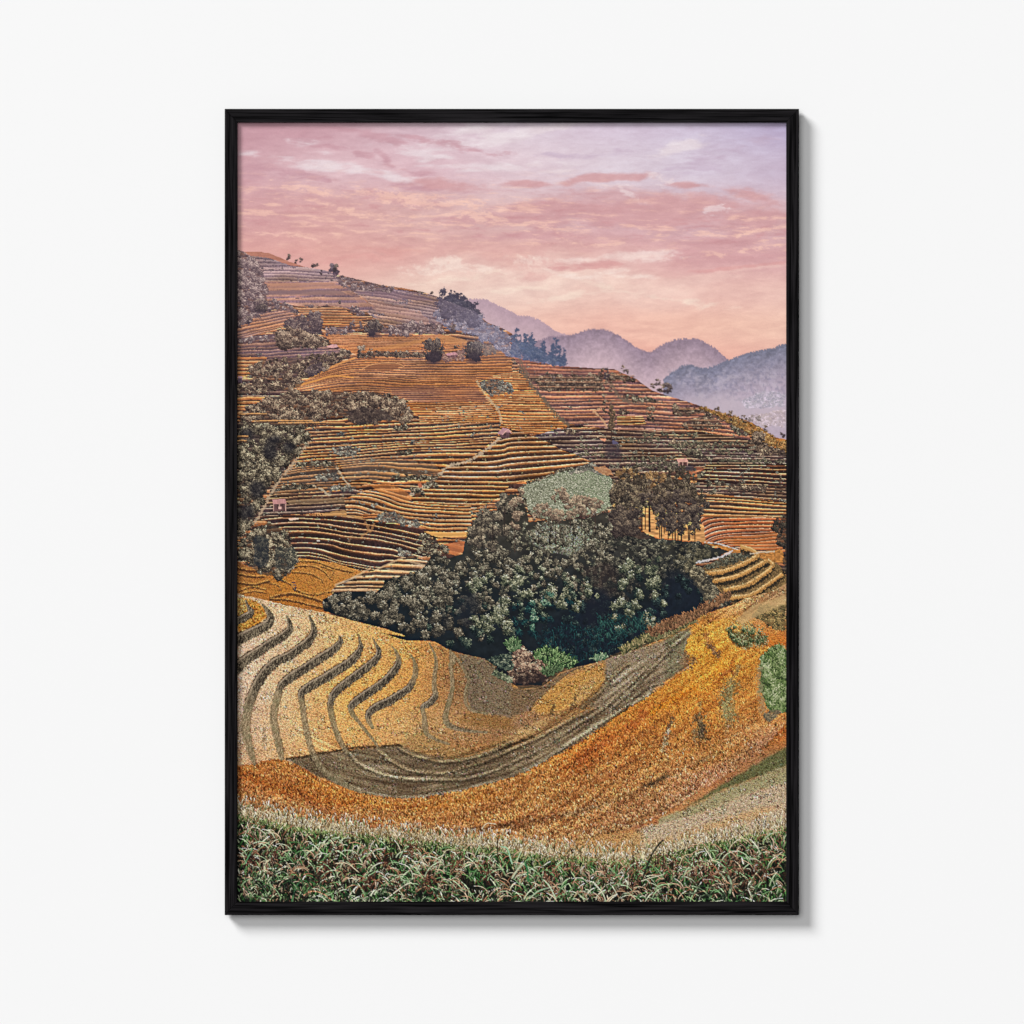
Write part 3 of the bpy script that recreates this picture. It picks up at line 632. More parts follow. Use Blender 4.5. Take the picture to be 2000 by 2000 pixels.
# single trees on the hill: foot x, y, width, height
for c, x, y, w, h, pal in (('A', 390, 985, 44, 45, PK), ('A', 480, 1005, 28, 40, PK), ('A', 450, 1000, 16, 26, PK), ('A', 567, 1028, 26, 26, PK), ('A', 592, 1030, 20, 26, PK), ('A', 625, 1085, 20, 45, PK),
                           ('A', 752, 1280, 20, 36, PK), ('A', 855, 1345, 36, 52, PK), ('A', 915, 1365, 30, 36, PV), ('A', 205, 1340, 90, 90, PK), ('A', 125, 1410, 50, 50, PK), ('A', 300, 1275, 30, 40, PV),
                           ('A', 455, 1390, 34, 60, PK), ('A', 580, 1480, 90, 150, PK), ('A', 500, 1440, 50, 90, PK), ('A', 515, 1590, 80, 120, PB), ('A', 370, 1590, 110, 120, PB), ('A', 610, 1580, 60, 80, PB),
                           ('A', 832, 1465, 50, 70, PK), ('A', 885, 1465, 44, 62, PK), ('A', 1240, 1460, 40, 70, PV), ('A', 1310, 1460, 44, 62, PV), ('A', 1200, 1460, 40, 50, PV),
                           ('A', 895, 1645, 60, 80, PB), ('A', 957, 1640, 34, 60, PB), ('A', 1150, 1650, 50, 55, PB), ('A', 1550, 1590, 34, 60, PB), ('A', 1520, 1480, 80, 55, PK), ('A', 1380, 1215, 14, 20, PK),
                           ('D', 285, 175, 26, 52, PK), ('D', 760, 105, 30, 58, PB), ('D', 793, 110, 26, 46, PK), ('D', 650, 165, 44, 100, PK), ('D', 620, 110, 26, 40, PB), ('D', 970, 225, 40, 50, PB), ('D', 1003, 235, 46, 90, PK), ('D', 1060, 250, 70, 76, PK), ('D', 1030, 240, 40, 60, PB),
                           ('D', 680, 250, 36, 56, PB), ('D', 955, 440, 60, 110, PB), ('D', 1125, 390, 60, 75, PB), ('D', 635, 390, 40, 150, PB), ('D', 1410, 365, 40, 30, PB), ('D', 1500, 440, 40, 80, PB), ('D', 1590, 450, 40, 60, PB), ('D', 1745, 500, 30, 40, PB), ('D', 1690, 600, 110, 90, PB), ('D', 1860, 550, 40, 50, PK), ('D', 420, 130, 40, 40, PB), ('D', 48, 115, 30, 40, PB),
                           ('D', 1690, 440, 40, 60, [(120,110,112),(150,136,132),(176,160,152)]), ('D', 1640, 440, 40, 50, [(120,110,112),(150,136,132),(176,160,152)]), ('C', 440, 1610, 34, 80, PK), ('C', 310, 1520, 50, 80, PG), ('D', 1840, 890, 20, 90, PB)):
    p = K(c, f'{x},{y}')[0]
    tuft(p[0], p[1], w * KS, h * KS, pal)
# bamboo clumps with feathery tops
for c, x, y, w, h in (('A', 985, 1500, 115, 110), ('A', 1395, 1680, 130, 180), ('A', 1668, 1675, 120, 150), ('A', 215, 1335, 70, 60)):
    p = K(c, f'{x},{y}')[0]; w *= KS; h *= KS
    tuft(p[0], p[1], w, h * .9, [(40,34,38),(58,50,52),(86,76,72),(138,122,106)], 30)
    n = 60
    bx = p[0] + (rng.random(n) - .5) * w * .95
    strokes(bx, p[1] - h * (.25 + .4 * rng.random(n)), h * (.12 + .2 * rng.random(n)), np.pi / 2 - (bx - p[0]) / w * 1.6 + .3 * rng.normal(size=n), ramp(rng.random(n), [(40,34,38),(66,58,58),(120,106,96)]), curve=.8 * rng.normal(size=n))
    a = np.linspace(0, 6.28, 12)
    mix(poly(np.c_[p[0] + w * .42 * np.cos(a), p[1] - h * .2 + h * .24 * np.sin(a)], 2, 5, 160, 2) * .6, rgb(50,42,52))
    path(np.array([[p[0] - w * .4, p[1]], [p[0] + w * .45, p[1] + .5]]), 3, rgb(72,56,62), .5)
p = K('A', '710,1120')[0]
tuft(p[0], p[1] - 6, 19, 28, [(74,58,72),(96,80,92),(150,134,140)], 22, (82,66,80)); tuft(p[0] + 3, p[1] - 18, 15, 15, PK, 12)
# pines on the skyline


def conifer(x, y, w, h, dark, light, n=None):
    k = max(7, int(h / 2.6))
    t = np.sort(rng.random(k))
    path(np.array([[x, y], [x + .6, y - h * .9]]), 1.5, rgb(*dark), .9)
    pal = [dark, tuple(int(.75 * a + .25 * b) for a, b in zip(dark, light)), light]
    ww = w * (.22 + .5 * (1 - t) ** .6) * (.5 + .8 * rng.random(k))
    clumps(x + (rng.random(k) - .5) * ww * 1.1, y - h * (.12 + .86 * t), np.maximum(1.6, ww * .42), pal, 1.2, .8, speck=.7)


for c, s, w, h, dk, lt in (('A', '1450,1330 1480,1325 1512,1320 1545,1318 1575,1330 1600,1340 1470,1400 1625,1385 1655,1400 1530,1380 1580,1400 1680,1440 1500,1390', 80, 140, (60,56,72), (128,118,130)),
                           ('B', '20,1640 60,1655 90,1660 120,1640 150,1665 205,1690 225,1690 275,1700 300,1700 325,1705 355,1710', 58, 160, (72,82,108), (120,124,144))):
    for q in K(c, s):
        k = .75 + .5 * rng.random()
        conifer(q[0], q[1], w * KS * k, h * KS * k, dk, lt)
for x, y, h in ((30, 1640, 200), (95, 1660, 190), (135, 1665, 200), (220, 1690, 160), (280, 1700, 130), (325, 1705, 95), (355, 1710, 80)):
    q = K('B', f'{x},{y}')[0]
    conifer(q[0], q[1], 18, h * KS, (72,82,108), (124,128,148))
bush(poly(K('B', '-10,1560 60,1540 150,1560 240,1620 330,1680 360,1705 200,1690 0,1640'), 2, 6, 170), [(74,84,112),(96,104,128),(126,130,146)], (2, 4), seed=170, dens=1, speck=.4)
bush(poly(K('A', '1430,1260 1500,1230 1620,1260 1680,1330 1700,1400 1560,1400 1440,1340'), 2, 6, 171), [(66,62,78),(92,86,98),(140,130,138)], (2, 4), seed=171, dens=1, speck=.55)

# smoke and distance veil over the upper hill
hz = hill * (.17 * ss(760, 520, YY) + .08 * ss(900, 700, YY))
mix(hz, rgb(184,150,160))
mix(np.clip(hill * np.exp(-((XX - 950 - (YY - 650) * .5) / 46) ** 2) * ss(560, 640, YY) * ss(720, 670, YY) * .28, 0, 1), rgb(158,154,178))
# lone pine on the slope and its shadow
mix(poly(K('D', '640,600 700,540 740,600 760,690 640,690'), 3, 7, 172, 3) * .6, rgb(62,52,62))
path(K('D', '683,560 683,360'), 2, rgb(70,54,48), .95, .1)
for i in range(13):
    t = i / 12
    q = K('D', f'685,{480 - 145 * t:.0f}')[0]
    n = 26
    clumps(q[0] + (rng.random(3) - .5) * (16 - 6 * abs(t - .5) * 2) * (1 if t < .9 else .4), np.full(3, q[1]) + rng.normal(size=3), np.full(3, 3.2), [(70,56,48),(112,90,72),(160,132,102)], 1.4)
# huts


def hut(roof, wall, rc, wc, posts=()):
    mix(poly(wall, .3, 4, 173), rgb(*wc) * (.8 + .4 * vn(XX / 2, YY / 3, 174))[..., None])
    mix(poly(roof, .3, 4, 174), rgb(*rc) * (.93 + .14 * vn(XX / 1.6, YY / 6, 175))[..., None])
    for a in posts:
        path(a, 1.4, rgb(200,160,146), .8, .1)
    e = sm(roof[-2:], 4)


hut(K('C', '1828,515 1868,476 1908,484 1925,508 1880,506 1868,524'), K('C', '1838,512 1868,515 1915,506 1912,545 1860,548'), (176,132,134), (98,72,74))
path(K('C', '1868,522 1905,488 1926,512'), 1.6, rgb(206,160,150), .9)
hut(K('C', '288,968 375,964 384,996 292,1000'), K('C', '292,995 380,994 380,1045 296,1050'), (178,130,126), (96,70,70), [K('C', '296,1000 296,1048'), K('C', '335,1000 335,1025'), K('C', '378,1000 378,1046')])
mix(poly(K('C', '330,1018 350,1018 350,1034 330,1034'), .2), rgb(196,156,146))
hut(K('D', '1130,688 1196,684 1212,708 1140,714'), K('D', '1142,710 1206,708 1204,738 1144,740'), (196,146,132), (98,66,64), [K('D', '1146,712 1146,738'), K('D', '1172,712 1172,736'), K('D', '1204,710 1204,736')])
mix(poly(K('D', '1130,740 1240,735 1260,765 1140,770'), 2, 5, 176, 1) * .7, rgb(66,56,64))
hut(K('A', '655,1572 690,1556 728,1556 740,1572 700,1580'), K('A', '670,1578 738,1574 738,1590 672,1590'), (206,156,152), (100,74,76))
hut(K('A', '1478,1618 1540,1606 1562,1622 1490,1634'), K('A', '1490,1632 1560,1624 1556,1645 1490,1648'), (190,140,142), (120,88,90))
hut(K('A', '440,1232 455,1222 490,1228 492,1234'), K('A', '446,1234 490,1234 488,1240 446,1240'), (190,140,130), (140,110,110))
hut(K('C', '50,122 78,120 84,134 50,136'), K('C', '50,134 80,134 78,165 50,165'), (190,150,152), (104,84,92))
mix(poly(K('C', '590,1246 612,1243 612,1255 594,1257'), .3) * .8, rgb(206,190,178)); mix(poly(K('C', '395,1098 470,1092 465,1105 410,1110'), 1), rgb(206,170,150))
for q in K('C', '588,1072 604,1072 624,1070'):
    path(np.array([q, q + [1, 1.5]]), 2, rgb(60,44,40), .9)
mix(poly(K('D', '690,560 720,570 730,585 690,590'), 1, 4, 177), rgb(92,84,104)); mix(poly(K('D', '600,548 650,552 640,570 610,562'), 1, 4, 178), rgb(206,140,112))
mix(poly(K('C', '1285,860 1310,850 1315,880 1295,890'), 1, 4, 179), rgb(170,104,78))

# ---------------------------------------------------------------- knoll and forest
GF = poly(K('D', '50,890 120,850 200,830 330,775 420,760 540,735 640,790 700,850 690,960 680,1020 600,1060 420,1090 340,1100 240,1110 120,1060'), 2, 8, 180)
mix(GF, (rgb(124,122,102) + (rgb(136,144,116) - rgb(124,122,102)) * ss(1010, 1180, XX)[..., None]) * (.85 + .3 * fbm(XX / 30, YY / 20, 181))[..., None])
x, y = pick(GF, 7500); o = np.argsort(y); x, y = x[o], y[o]
u = rng.random(len(x))
put(x, y, ramp(u, [(70,72,58),(112,114,94),(152,154,130),(200,196,174)]), rng.random(len(x)) < .8)
x, y = pick(((blur(GF, 3, 1) > .05) & (blur(GF, 3, 1) < .8)).astype(F4), 240)
clumps(x, y, 1.6 + 2.2 * rng.random(240), PG, 1.1)
bush(poly(K('D', '350,790 470,740 550,715 640,760 640,800 520,770 400,800'), 2, 6, 182), PS, (2, 4), seed=182, speck=.8)
mix(poly(K('D', '550,740 650,740 700,800 640,800 580,770'), 3, 6, 183) * .7, rgb(196,140,98))

FOR = J(K('C', '640,1650 720,1605 860,1600 1000,1610 1050,1560 1060,1520 1180,1490 1300,1470 1350,1400 1400,1340 1500,1370 1600,1340 1610,1240 1640,1180 1680,1100 1760,1060 1840,1040 1860,960 1932,930'),
        K('D', '30,930 90,1010 120,1120 350,1110 560,1090 640,1060 690,1060 700,1180 900,1200 1000,1240 1280,1260 1330,1290 1500,1310 1400,1370 1270,1400 1240,1440 1330,1470 1400,1560 1440,1640 1500,1690 1350,1740 1200,1790 1000,1870 850,1925'),
        K('F', '840,90 760,180 620,240 540,275 450,290 300,300 200,420'), K('E', '1932,420 1900,360 1780,345 1810,290 1740,235 1560,195 1500,175 1380,110 1200,110 1000,50'), K('C', '1200,1905 1050,1850 800,1790 640,1735'))
fm = poly(FOR, 2.5, 8, 190)
dk = np.clip(ss(1010, 1200, YY) * .9, 0, 1)
base = rgb(62,58,52) + (rgb(24,32,38) - rgb(62,58,52)) * dk[..., None]
mix(fm, base * (.75 + .5 * fbm(XX / 12, YY / 10, 191))[..., None])
# the light grassy slope inside it
sl1 = poly(K('D', '120,1190 240,1130 400,1150 540,1150 560,1250 420,1350 250,1330 120,1260'), 4, 10, 192, 2)
mix(sl1 * .85, rgb(138,136,114) * (.9 + .2 * fbm(XX / 8, YY / 6, 193))[..., None]); grass(sl1, .5, (1.5, 3.5), .45, .8, .08)
PF1 = [(32,32,32),(70,66,58),(120,112,96),(196,184,160)]
PF2 = [(16,24,28),(36,50,50),(84,96,82),(172,176,150)]
PF3 = [(18,28,36),(24,46,52),(40,78,76),(90,128,112)]


def wood(p, pal, rr, n, seed, shade=0.0, k=11):
    x, y = pick(poly(p, 2.5, 8, seed) * fm, n)
    R_ = rr[0] + (rr[1] - rr[0]) * rng.random(n) ** 1.3
    trees(x, y, R_, pal, seed, shade + .3 * (rng.random(n) - .5), k=k)


wood(J(K('C', '1620,1240 1932,930'), K('D', '60,1000 120,1200 100,1400 0,1500'), K('C', '1700,1450')), PF1, (5, 9), 60, 195, -.08)
wood(K('D', '-80,1250 560,1150 700,1100 720,1500 660,1700 -80,1600'), PF1, (5, 10), 110, 196, -.1)
wood(K('D', '640,1060 1330,1290 1300,1500 1240,1700 700,1700'), [(26,28,32),(50,50,48),(90,86,76),(150,140,120)], (6, 10), 90, 197, -.16)
wood(J(K('D', '1000,1250 1300,1270 1480,1320 1300,1400 1250,1440 1100,1420')), [(44,44,40),(84,80,66),(126,118,96)], (4, 7), 40, 198)
wood(K('C', '640,1650 1050,1540 1400,1340 1640,1330 1932,1300 1932,1932 1200,1905 640,1740'), PF1, (6, 11), 170, 194, -.1)
wood(J(K('C', '1200,1750 1932,1500'), K('D', '700,1500 1240,1500 1400,1700 900,1900'), K('F', '400,290 60,150'), K('E', '1900,360 1500,170')), PF2, (7, 12), 60, 199, -.16)
wood(K('D', '-50,1650 600,1650 640,1850 0,1932'), PF3, (5, 9), 40, 200, -.2)
for p, n, sd, pal in ((K('D', '540,1230 1000,1240 1280,1280 1250,1440 1000,1480 720,1450 560,1400'), 130, 221, [(34,36,36),(64,64,58),(104,100,86),(160,154,132)]), (K('D', '100,1120 560,1100 660,1250 560,1420 100,1400 40,1250'), 120, 222, [(44,44,40),(84,82,70),(128,122,102),(190,182,156)]),
                     (K('C', '1000,1620 1500,1400 1932,1420 1932,1700 1300,1800'), 120, 223, [(34,36,36),(72,72,64),(120,116,98),(190,184,158)]), (K('D', '0,1450 600,1400 650,1600 300,1700 0,1650'), 90, 224, [(28,32,34),(60,66,58),(110,112,94),(186,184,156)])):
    x, y = pick(poly(p, 3, 8, sd) * fm, n)
    clumps(x, y, 2.5 + 3.5 * rng.random(n), pal, 1.0, 1.0, 1.4, shade=.12 * rng.normal(size=n), rim=.7)
for x, y0, y1 in ((180, 1180, 1260), (260, 1160, 1280), (350, 1190, 1300), (420, 1150, 1280), (500, 1170, 1290), (560, 1180, 1300), (640, 1230, 1330)):
    path(K('D', f'{x},{y1} {x + 2},{y0}'), 1.6, rgb(46,40,36), .8, .3)
    trees(*K('D', f'{x},{y0 - 20} {x + 14},{y0 + 10}').T, np.array([6.5, 4.5]), PF1, 225, .02)
# the very dark hollow
hol = poly(J(K('D', '380,1750 660,1600 760,1850 1020,1620 1080,1460 1250,1520 1340,1700 1100,1800 900,1900'), K('F', '840,90 700,200 480,280 200,140 240,0')), 8, 18, 201, 8)
mix(hol * .86, rgb(26,33,44) * (.8 + .4 * fbm(XX / 6, YY / 8, 202))[..., None])
wood(J(K('D', '380,1750 660,1600 760,1850 1020,1620 1080,1460 1250,1520 1340,1700 1100,1800 900,1900'), K('F', '840,90 700,200 480,280 200,140 240,0')), [(18,24,30),(28,38,44),(46,60,60),(86,104,96)], (5, 10), 90, 203, -.1)
x, y = pick(poly(K('F', '130,60 420,10 800,80 700,200 480,270 300,250 180,160'), 4, 10, 203), 700)
strokes(x, y, 5 + 9 * rng.random(700), np.pi / 2 + .3 * rng.normal(size=700), ramp(rng.random(700) ** 1.6, [(18,27,35),(23,42,50),(40,78,80)]), curve=.8 * rng.normal(size=700))
mix(poly(K('D', '450,1440 720,1380 720,1600 620,1640'), 8, 14, 204, 5) * .55, rgb(52,42,42))
mix(poly(K('D', '520,1600 640,1560 700,1700 560,1850 480,1800'), 8, 14, 205, 5) * .7, rgb(28,32,42))
mix(poly(K('C', '1560,1650 1660,1560 1720,1700 1640,1850 1560,1800'), 8, 14, 206, 5) * .6, rgb(34,38,46))
mix(poly(K('C', '1330,1780 1450,1700 1530,1800 1440,1900'), 8, 14, 207, 5) * .6, rgb(34,36,40))
# crowns picked out by the light: centre, radius, palette
LT = [(22,28,30),(58,66,56),(124,126,102),(208,202,172)]
for s, pal in (('770,1440,60 840,1480,50 780,1560,60 860,1620,36 940,1480,60 960,1580,80 1010,1660,45 740,1680,60 700,1760,50 800,1760,60 730,1840,40 930,1760,70 970,1820,50 900,1850,50 870,1700,36', LT),
               ('40,1530,60 80,1600,50 20,1440,40 250,1600,70 330,1660,50 200,1680,40 380,1640,40 460,1680,46 520,1580,50 560,1610,30 400,1560,24 350,1700,36', LT),
               ('280,1640,28 150,1720,36 160,1790,40 130,1850,30 250,1690,36', [(22,34,38),(40,74,70),(110,140,116),(190,196,166)]),
               ('1270,1440,40 1310,1470,40 1350,1540,36 1240,1480,28 1400,1600,34 1420,1660,40 1330,1680,36', [(44,42,40),(84,78,64),(130,120,96),(176,164,134)]),
               ('960,1410,44 900,1440,30', [(30,34,36),(60,66,58),(104,108,84)]),
               ('620,1160,50 640,1200,40 590,1230,50 660,1090,36 540,1260,44 600,1310,46 500,1300,40 430,1400,46 340,1420,46 250,1480,40 600,1380,40 660,1350,40', PF1)):
    q = K('D', s)
    jj = np.repeat(np.arange(len(q)), 2); trees(q[jj, 0] + 6 * rng.normal(size=len(jj)), q[jj, 1] + 6 * rng.normal(size=len(jj)), q[jj, 2] * .62, pal, 208, .03)
for s, pal in (('1700,1530,60 1760,1500,40 1650,1560,40 1850,1700,70 1800,1780,80 1740,1850,70 1880,1830,60 1700,1800,50 1900,1560,60', LT),
               ('1120,1600,60 1050,1640,50 1200,1560,60 1290,1500,60 1380,1440,60 1440,1600,70 1340,1640,60 1250,1700,70 1120,1720,60 1500,1520,60 1560,1440,50 1420,1750,60 1300,1820,60 1450,1860,50 1180,1830,40 1530,1640,40', PF1),
               ('700,1680,50 780,1660,50 860,1680,50 940,1640,50 760,1720,40 900,1740,50 1000,1760,40 680,1720,40', PF1)):
    q = K('C', s)
    jj = np.repeat(np.arange(len(q)), 2); trees(q[jj, 0] + 6 * rng.normal(size=len(jj)), q[jj, 1] + 6 * rng.normal(size=len(jj)), q[jj, 2] * .62, pal, 209, 0.0)
# trees standing on the knoll: trunks first, then crowns
mix(poly(K('D', '690,1000 1000,980 1320,1150 1330,1260 1000,1230 900,1190 880,1060 700,1060'), 2, 6, 210) * .95, rgb(196,144,94) * (.75 + .5 * vn(XX / 9, YY / 2.6, 211))[..., None])
mix(poly(K('D', '690,1040 860,1050 880,1190 980,1230 900,1240 700,1200'), 3, 6, 212), rgb(72,60,54) * (.8 + .4 * vn(XX / 2, YY / 2, 213))[..., None])
for x, y0, y1 in ((893, 960, 1180), (915, 980, 1170), (945, 960, 1190), (940, 1000, 1190), (1012, 960, 1230), (1025, 1000, 1230), (1045, 1000, 1200), (1100, 1050, 1240), (1140, 1150, 1250), (1160, 1150, 1260), (1165, 1100, 1250), (1210, 1150, 1250), (1222, 1150, 1245), (1255, 1100, 1250), (1075, 1050, 1240), (1120, 1080, 1250)):
    path(K('D', f'{x + 3 * rng.normal():.0f},{y1} {x},{y0}'), 2.2, rgb(52,42,38), .95, .15)
PP = [(46,38,36),(80,68,60),(116,100,84),(168,148,118)]
PN = [(40,34,36),(66,56,54),(92,80,72),(136,118,100)]


def crowns(pts, pal, k=9, f=.42, vert=1.0, **kw):
    for cx, cy, r in pts:
        n = max(5, int(k * r / 10)); a = rng.random(n) * 6.28; d = np.sqrt(rng.random(n)) * r * .8
        clumps(cx + d * np.cos(a), cy + d * np.sin(a) * vert, r * f * (.6 + .7 * rng.random(n)), pal, 1.2, shade=-.3 * d / r * np.sin(a), speck=.65, **kw)


crowns(K('D', '760,800,44 830,790,40 870,830,50 940,810,40 1010,810,40 1040,830,36 800,850,50 960,860,50'), [(64,48,38),(104,80,58),(146,114,80),(196,158,112)])
crowns(K('D', '730,890,50 790,900,60 850,900,60 880,960,50 820,970,60 750,980,60 930,920,46 920,880,50 700,960,36'), PP, vert=1.2)
crowns(K('D', '720,960,60 780,1000,60 850,1020,50 800,930,60 740,1030,50 880,1060,36 860,1120,40 900,1000,36'), [(38,34,32),(68,60,54),(104,92,78),(160,142,114)], vert=1.3)
crowns(K('D', '760,1080,70 800,1120,70 720,1120,60 830,1060,50 740,1180,60 820,1170,60 700,1060,40'), PN)
crowns(K('D', '1020,920,60 1080,900,60 1140,890,60 1200,890,56 1230,920,50 1000,980,60 1060,980,70 1130,970,70 1210,980,70 1270,990,50 1320,1000,40 1300,960,36 1010,1050,50 1090,1060,70 1170,1060,70 1240,1070,60 1130,1130,60 1200,1140,56 1270,1050,50 1250,1160,40'), PN, vert=1.1)
crowns(K('D', '1010,1110,34 1060,1130,40 1110,1160,36 1170,1190,34 1230,1180,36 1275,1110,36 990,1010,40 940,960,40 900,960,36 1000,1150,26 1080,1190,28'), PN)
crowns(K('D', '1010,900,40 1040,880,36 1080,870,40 1120,860,36 1170,860,40 1205,870,40 1000,960,40 1060,940,40 1235,930,36 1270,975,30 1180,930,40'), PP, vert=1.2)
for q in K('D', '1130,870 1165,865 1190,860 1210,865 1230,885 1100,880 750,860 730,870 890,880 920,870'):
    n = 16
    strokes(q[0] + 6 * rng.normal(size=n), q[1] + 10 * rng.random(n), 3 + 5 * rng.random(n), np.pi / 2 + .3 * rng.normal(size=n), ramp(rng.random(n), [(56,46,44),(100,88,76),(170,152,122)]))
for x, y, w, h in ((745, 960, 20, 48), (790, 900, 18, 40), (858, 880, 20, 44), (905, 900, 16, 34), (1000, 930, 18, 36), (1075, 900, 22, 44), (1130, 890, 18, 40), (1172, 900, 22, 50), (1210, 910, 18, 40), (1255, 960, 18, 36), (1300, 1000, 16, 30), (715, 1040, 16, 40)):
    q = K('D', f'{x},{y}')[0]
    conifer(q[0], q[1], w, h, (50,42,38), (140,122,100))
for x, y0, y1 in ((205, 1040, 1160), (330, 1060, 1230), (300, 1090, 1270), (478, 1020, 1200), (570, 1050, 1190), (400, 1060, 1200), (20, 1020, 1330), (95, 1010, 1140), (250, 1060, 1150), (150, 1060, 1140)):
    path(K('D', f'{x},{y1} {x},{y0}'), 1.8, rgb(66,54,48), .9, .15)
crowns(K('D', '330,920,44 370,960,40 300,960,30 440,990,56 500,980,50 560,1000,44 400,1010,40 480,1040,50 600,1010,36 210,1020,46 170,1050,36 290,1080,50 330,1080,40 250,1060,36 390,1070,36 440,1060,36 560,1050,36 30,990,40 40,1080,40 -10,1000,40 20,1150,36 60,920,30 150,1090,24'), [(70,58,52),(116,98,84),(160,138,116),(206,182,150)])
crowns(K('C', '1880,960,40 1850,1010,40 1900,1040,36 1780,1070,50 1720,1080,44 1690,1130,40 1760,1130,44 1830,1100,40 1660,1190,44 1720,1200,50 1800,1190,50 1880,1180,44 1700,1260,46 1790,1280,50 1650,1260,36'), [(44,40,40),(80,72,64),(124,112,96),(180,164,138)])
for x, y0, y1 in ((1672, 1200, 1330), (1720, 1130, 1250), (1880, 1000, 1200), (1800, 1120, 1260)):
    path(K('C', f'{x},{y1} {x},{y0}'), 1.6, rgb(54,46,42), .9, .15)
# reeds against the dark, foot of the forest
bush(poly(K('F', '-10,150 60,110 130,200 150,280 100,340 0,330'), 3, 8, 220) * 0, PF3)

# ---------------------------------------------------------------- stepped ledges on the right
q = poly(K('D', '1310,1440 1420,1400 1560,1360 1690,1340 1800,1390 1880,1470 1880,1560 1700,1660 1540,1700 1450,1620 1370,1520'), 1.5, 8, 230)
mix(q, rgb(120,96,64) * (.7 + .6 * vn(XX / 2, YY / 2, 231))[..., None])
bush(poly(K('D', '1330,1420 1500,1330 1560,1310 1640,1340 1600,1390 1480,1430 1340,1450'), 2, 6, 232), [(50,48,42),(90,88,74),(140,134,112)], (2, 4), seed=232, speck=.8)
mix(poly(K('D', '1330,1265 1560,1310 1700,1330 1850,1310 1880,1400 1760,1400 1640,1330 1500,1330'), 2, 8, 233), rgb(176,120,66) * (.8 + .4 * vn(XX / 3, YY / 2, 234))[..., None])
for s, w in (('1330,1480 1460,1462 1590,1410 1680,1360 1650,1320 1580,1295', 9), ('1390,1530 1540,1500 1660,1440 1740,1395', 8.5), ('1460,1592 1600,1560 1720,1490 1790,1425 1760,1390', 9), ('1510,1645 1640,1625 1760,1550 1850,1485', 8.5)):
    p = K('D', s)
    path(p + [0, 6.2], w * .95, rgb(54,46,36), .92, .7)
    path(p - [0, .5], w * .9, rgb(186,140,84), 1, .6); path(p - [0, 3.4], 2.2, rgb(214,178,126), .8, .7); path(p + [0, 2.6], 1.4, rgb(150,104,60), .6, .5)
x, y = pick(q, 1800)
strokes(x, y, 1.5 + 1.5 * rng.random(1800), np.pi / 2 + .4 * rng.normal(size=1800), C[(y - Y0).astype(int), (x - X0).astype(int)] * (.6 + .8 * rng.random((1800, 1))).astype(F4))
for s, w, c in (('1270,1398 1400,1372 1470,1345 1515,1318', 4, (196,190,188)), ('1320,1262 1400,1268 1480,1290 1550,1312', 2.4, (200,190,180)), ('1640,1340 1720,1330 1800,1325', 2.5, (196,176,150))):
    path(K('D', s), w, rgb(*c), .85, .9, .5)
bush(poly(K('D', '1800,1100 1850,1090 1900,1080 1900,1480 1850,1450 1870,1300 1790,1260 1830,1200 1780,1170'), 3, 8, 235), [(36,32,32),(62,54,48),(100,88,74)], (3, 6), seed=235, speck=.6)
bush(poly(K('D', '1220,1460 1290,1420 1340,1470 1420,1600 1520,1690 1400,1720 1320,1640 1240,1540'), 3, 8, 236), [(44,42,38),(76,70,60),(124,114,94),(170,158,130)], (3, 6), seed=236, speck=.7)

# ---------------------------------------------------------------- near ground: smooth colour first
GE = J(K('C', '40,1610 100,1630 200,1650 400,1700 640,1745 800,1790 1050,1855 1200,1905'), K('E', '1000,50 1200,110 1300,112 1400,118 1500,175 1560,195 1740,235 1820,290 1790,345 1900,390 1932,405'),
       K('F', '60,440 200,430 260,390 330,330 450,290 540,275 640,240 760,200 900,150 1060,90'), K('D', '1120,1850 1300,1760 1500,1700 1600,1650 1780,1600 1900,1540'), K('F', '1932,0 1932,1932'), K('E', '0,1932 0,100'))
near = poly(GE, 1, 6, 240)
mix((blur(near, 9, 1) > .01) * (1 - blur(fm, 2, 1)) * (XX > 930) * (XX < 1340) * .85, rgb(72,64,48) * (.7 + .6 * vn(XX / 2, YY / 2, 239))[..., None])
NC = lerpgrid([463, 560, 680, 800, 920, 1050, 1200, 1350, 1536], [1180, 1260, 1340, 1420, 1500, 1580, 1680], [
    (224,179,140),(234,191,148),(226,169,112),(208,150,84),(150,110,74),(144,104,70),(156,131,102),(206,144,80),(200,160,118),
    (236,196,164),(240,194,150),(240,181,118),(230,164,94),(146,110,76),(144,110,78),(156,129,104),(210,129,52),(204,123,56),
    (226,191,162),(238,187,138),(244,173,98),(226,160,92),(142,108,78),(198,140,80),(156,121,90),(204,117,46),(190,108,48),
    (220,183,152),(236,183,132),(238,171,104),(212,162,106),(178,135,92),(156,119,86),(202,117,48),(188,108,48),(186,108,50),
    (216,169,130),(230,173,118),(224,160,98),(180,129,84),(166,111,64),(192,108,46),(186,108,48),(182,108,60),(166,131,98),
    (190,115,64),(186,100,40),(184,100,42),(186,104,46),(186,102,46),(184,100,44),(180,102,50),(190,135,90),(196,164,134),
    (180,154,124),(180,154,124),(180,144,110),(180,144,110),(190,135,90),(190,135,90),(190,144,110),(190,154,124),(190,160,134)])
mix(near, NC * (.9 + .2 * fbm(XX / 26, YY / 16, 241))[..., None])


def zz(c, s, col, op=1.0, rough=3, sc=9, seed=0, soft=1):
    mix(poly(K(c, s) if isinstance(s, str) else s, rough, sc, seed, soft) * near * op, rgb(*col) if isinstance(col, tuple) else col)


